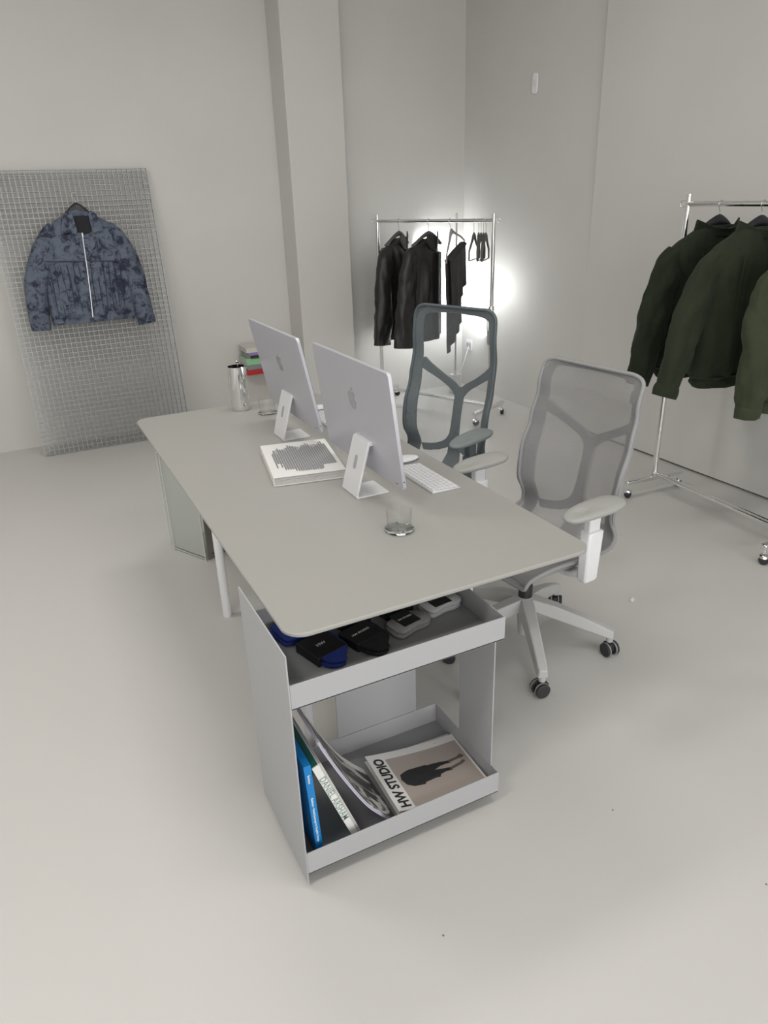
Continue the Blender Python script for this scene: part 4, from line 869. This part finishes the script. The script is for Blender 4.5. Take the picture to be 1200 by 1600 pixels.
tr = thing('trousers', 'charcoal trousers folded over a thin hanger on the corner rack', 'trousers'); tr.matrix_world = on2(0.69, 0.12) @ Matrix.Rotation(-0.42, 4, 'Y')
def trouser(y0, zb, seed):
    rings = []
    for i in range(30):
        u = i/29; z = -0.248-u*(0.26+zb); r = []
        for k in range(48):
            a = 2*pi*k/48; x = 0.135*(1+0.10*u)*cos(a); w = 0.012*u*sin(x*70+seed)+0.010*u*nz(x*16, z*7, seed); r.append((x-0.40*(-0.248-z), y0+0.020*sin(a)*(1-0.2*u)+w, z+0.36*x*u+0.012*u*nz(x*14, seed, 0)))
        rings.append(r)
    return MB().loft(rings)
trouser(-0.020, 0.06, 2.0).build('front_leg', M['charcoal'], tr, smooth=80)
trouser(0.022, 0.34, 7.0).build('back_leg', M['charcoal'], tr, smooth=80)
MB().loft([[(x, 0.034*cos(a), -0.252+0.018*sin(a)) for a in [pi*i/10 for i in range(11)]]+[(x, 0.010*cos(a), -0.252+0.010*sin(a)) for a in [pi*(10-i)/10 for i in range(11)]] for x in (-0.134, -0.06, 0.0, 0.06, 0.134)]).build('fold', M['charcoal'], tr, smooth=60)
names = ['single empty dark hanger left of the tight bunch on the corner rack', 'leftmost empty dark hanger in the tight bunch by the right post', 'second empty dark hanger in the tight bunch by the right post', 'third empty dark hanger in the tight bunch by the right post', 'empty dark hanger of the tight bunch closest to the right post']
for k, (s, yw) in enumerate([(0.905, 0.30), (0.945, 0.50), (0.965, 0.40), (0.985, 0.46), (1.005, 0.36)]):
    hanger(names[k], on2(s, yw), M['wood_dark'], 'thin', 'empty hangers on the corner rack', 0.125, 0.085)

# ---- rack on the right: olive jackets seen from behind
def on1(s, dx=0.0): return frame(A1+d1*s+e1*dx+Vector((0, 0, ZR1)), e1, -d1)
def olive(label, mtx, m, seed, dz, spread):
    tor = [(-0.800, 0.258, 0.066, 0, 0), (-0.785, 0.266, 0.072, 0, 0), (-0.755, 0.272, 0.076, 0, 0), (-0.725, 0.300, 0.100, 0, 0), (-0.60, 0.304, 0.106, 0, 0), (-0.42, 0.296, 0.100, 0, 0), (-0.29, 0.290, 0.088, 0, 0), (-0.215, 0.284, 0.074, 0, 0), (-0.165, 0.245, 0.060, 0, 0), (-0.122, 0.160, 0.050, 0, 0), (-0.090, 0.105, 0.042, 0, 0)]
    def arm(sg):
        q = spread if sg < 0 else -0.02
        return [(sg*0.235, 0, -0.205, 0.045, 0.040), (sg*0.278, 0, -0.265, 0.070, 0.052), (sg*(0.292+0.09*q), -0.01, -0.38, 0.082, 0.060), (sg*(0.300+0.19*q), -0.02, -0.53, 0.080, 0.060), (sg*(0.303+0.29*q), -0.03, -0.68, 0.072, 0.056), (sg*(0.305+0.36*q), -0.03, -0.795, 0.058, 0.048)]
    tor = [(z+dz, a, b, c, e) for z, a, b, c, e in tor]; sl = [[(x, y, z+dz, a, b) for x, y, z, a, b in arm(sg)] for sg in (-1, 1)]
    def ex(t, B):
        f = lambda x, z: 0.055*(x/0.12)**2
        B(flap([(-0.135, -0.058+dz), (-0.075, -0.092+dz), (0.0, -0.102+dz), (0.075, -0.092+dz), (0.135, -0.058+dz), (0.142, -0.096-0.030+dz), (0.075, -0.104-0.030+dz), (0.0, -0.107-0.030+dz), (-0.075, -0.104-0.030+dz), (-0.142, -0.096-0.030+dz)], -0.072, -0.060, f)).build('collar', m, t, bevel=0.005)
        B(MB().tube([(x, -0.108+0.01*abs(x)/0.2, z+dz) for x, z in ((-0.175, -0.20), (-0.18, -0.34), (-0.172, -0.50), (-0.165, -0.66), (-0.165, -0.735))], 0.0035, 8)).build('seam', m, t)
        B(MB().tube([(x, -0.108+0.01*abs(x)/0.2, z+dz) for x, z in ((0.175, -0.20), (0.18, -0.34), (0.172, -0.50), (0.165, -0.66), (0.165, -0.735))], 0.0035, 8)).build('seam', m, t)
    return garment('olive_jacket', label, 'jacket', mtx, tor, sl, m, seed, 0.028, m, 'olive jackets on the right rack', hem=(-0.80+dz, -0.742+dz, 1.01), extras=ex, cuff=0.055, vert=3.0)
olive('darkest olive jacket, first from the left on the right rack', on1(0.205), M['green'], 31, -0.005, 0.32)
hanger('broad black hanger in the darkest olive jacket', on1(0.205), M['wood_black'], 'broad', 'broad black hangers on the right rack', 0.135, 0.052, 0.0, 1.3)
olive('middle olive jacket, second from the left, collar seen from behind', on1(0.445), M['green2'], 43, -0.005, 0.48)
hanger('broad black hanger in the middle olive jacket', on1(0.445), M['wood_black'], 'broad', 'broad black hangers on the right rack', 0.135, 0.052, 0.0, 1.3)
olive('lighter olive jacket at the right picture edge, only a sleeve in view', on1(0.745, 0.045), M['green3'], 57, -0.06, 0.06)
hanger('broad black hanger in the lighter olive jacket', on1(0.745, 0.045), M['wood_black'], 'broad', 'broad black hangers on the right rack', 0.135, 0.052, 0.0, 1.3)

# ------------------------------------------------------------------ corner floor lamp, socket, white wall plate, shelf with books
lx, ly = 3.40, 5.415
lamp = thing('floor_lamp', 'slim upright floor lamp facing the corner on a white cylinder base', 'lamp', (lx, ly, 0))
MB().lathe([(0.050, 0.0), (0.0545, 0.004), (0.0545, 0.160), (0.051, 0.165), (0.0, 0.165)], 32).build('base', M['concrete'], lamp)
MB().cyl((0, 0, 0.16), (0, 0, 1.485), 0.0085, 16).build('pole', M['satin'], lamp)
MB().box((0.0105, 0, 0.86), (0.008, 0.012, 1.10), Matrix.Rotation(0.93, 4, 'Z')).build('led_strip', M['led'], lamp)
MB().tube(catmull([(-0.02, -0.02, 0.166), (-0.025, -0.03, 0.19), (0.06, 0.0, 0.20), (0.15, 0.07, 0.29), (0.212, 0.11, 0.372)], 20), 0.0028, 8).build('cord', M['cord'], lamp)
for dx, dy, pw in ((0.6, 0.8, 7.0), (-0.70, 0.72, 6.0), (0.99, -0.15, 3.6)):       # lamp light into the corner; two side lights added to widen the glow
    al = bpy.data.lights.new('led_light', 'AREA'); al.shape = 'RECTANGLE'; al.size = 0.012; al.size_y = 1.06; al.energy = pw; al.color = (0.95, 0.98, 1.0)
    alo = bpy.data.objects.new('led_light', al); COL.objects.link(alo); alo.parent = lamp; alo.location = (0.0075+0.011*dx, 0.009+0.011*dy, 0.86)
    alo.rotation_euler = Vector((dx, dy, 0)).to_track_quat('-Z', 'Z').to_euler()
so = thing('power_socket', 'white wall socket behind the dark chair back near the lit corner', 'socket', (XF, 5.535, 0.378))
MB().prism(rrect(-0.045, -0.045, 0.045, 0.045, 0.006), 0, 0.009, frame((-0.0005, 0, 0), (0, -1, 0), (0, 0, 1))).build('plate', M['socket'], so, bevel=0.0015)
for y in (-0.018, 0.018): MB().prism(rrect(-0.013, -0.02, 0.013, 0.02, 0.003), 0.009, 0.012, frame((-0.0005, y, 0), (0, -1, 0), (0, 0, 1))).build('outlet', M['socket_grey'], so)
wl = thing('white_oblong', 'small white oblong plate high on the right wall', 'wall fitting', (XF, 4.74, 2.325))  # plain white oblong plate set on the wall
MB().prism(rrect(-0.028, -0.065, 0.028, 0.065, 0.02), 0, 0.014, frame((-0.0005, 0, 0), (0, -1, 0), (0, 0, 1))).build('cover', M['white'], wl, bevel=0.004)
MB().prism(rrect(-0.012, -0.02, 0.012, 0.02, 0.008), 0.014, 0.016, frame((-0.0005, 0, 0), (0, -1, 0), (0, 0, 1))).build('lens', M['socket'], wl)  # small raised oblong on the plate
sh = tag(bx(1.555, 5.53, 1.86, YB-0.002, 0.372, 0.410).build('book_shelf', M['red'], None, bevel=0.003), 'small red lacquered shelf holding a pile of books on the back wall', 'shelf')
z = 0.4105
for nm, m, h, dx, dy, wd in (('grey blue book lying at the bottom of the pile on the red shelf', 'greyblue', 0.036, 0.0, 0.005, 0.26), ('thick mint green book lying in the pile on the red shelf', 'mint', 0.052, -0.008, 0.01, 0.26), ('black spined book under the purple one on the red shelf', 'black', 0.024, 0.012, 0.0, 0.235), ('purple spined book second from the top of the red shelf pile', 'purple', 0.022, 0.004, 0.0, 0.24), ('cream book lying on top of the pile on the red shelf', 'cream', 0.034, -0.012, 0.01, 0.24)):
    b = thing('shelf_book', nm, 'book', (1.70+dx, 5.645+dy, z), 0, 'books piled on the red shelf')
    bx(-wd/2, -0.105, wd/2, 0.10, h-0.003, h-0.0004).build('front_cover', M['cream'] if m in ('cream', 'purple') else M[m], b)
    bx(-wd/2, -0.105, wd/2, 0.10, 0.0004, 0.003).build('back_cover', M['cream'] if m == 'black' else M[m], b)
    bx(-wd/2+0.0, -0.108, wd/2, -0.105, 0.0004, h-0.0004).build('spine', M[m], b)
    bx(-wd/2+0.003, -0.1045, wd/2-0.003, 0.096, 0.0031, h-0.0031).build('pages', M['paper_grey'], b)
    z += h
sc = tag(MB().add([(-0.02, -0.006, 0.0006), (0.012, -0.008, 0.0006), (0.021, 0.004, 0.003), (-0.012, 0.008, 0.0045)], [(0, 1, 2, 3)]).build('paper_scrap', M['paper'], None, smooth=0, solid=0.0006), 'tiny white paper scrap on the floor right of the light chair', 'paper')
sc.location = (2.145, 1.962, 0.0004); sc.rotation_euler = (0, 0, 0.5)
for x, y, lb in [(-0.10, 0.42, 'dark grit speck on the floor at the lower left'), (0.62, 1.02, 'dark grit speck on the floor right below the trolley'), (1.25, 1.12, 'dark grit speck on the floor right of the trolley'), (1.42, 0.75, 'dark grit speck on the floor at the lower right')]:
    c = tag(MB().lathe([(0.0, 0.0002), (0.0028, 0.0003), (0.002, 0.0018), (0.0, 0.0022)], 7).build('grit', M['hinge'], None), lb, 'grit', 'specks of grit on the floor')
    c.location = (x, y, 0)
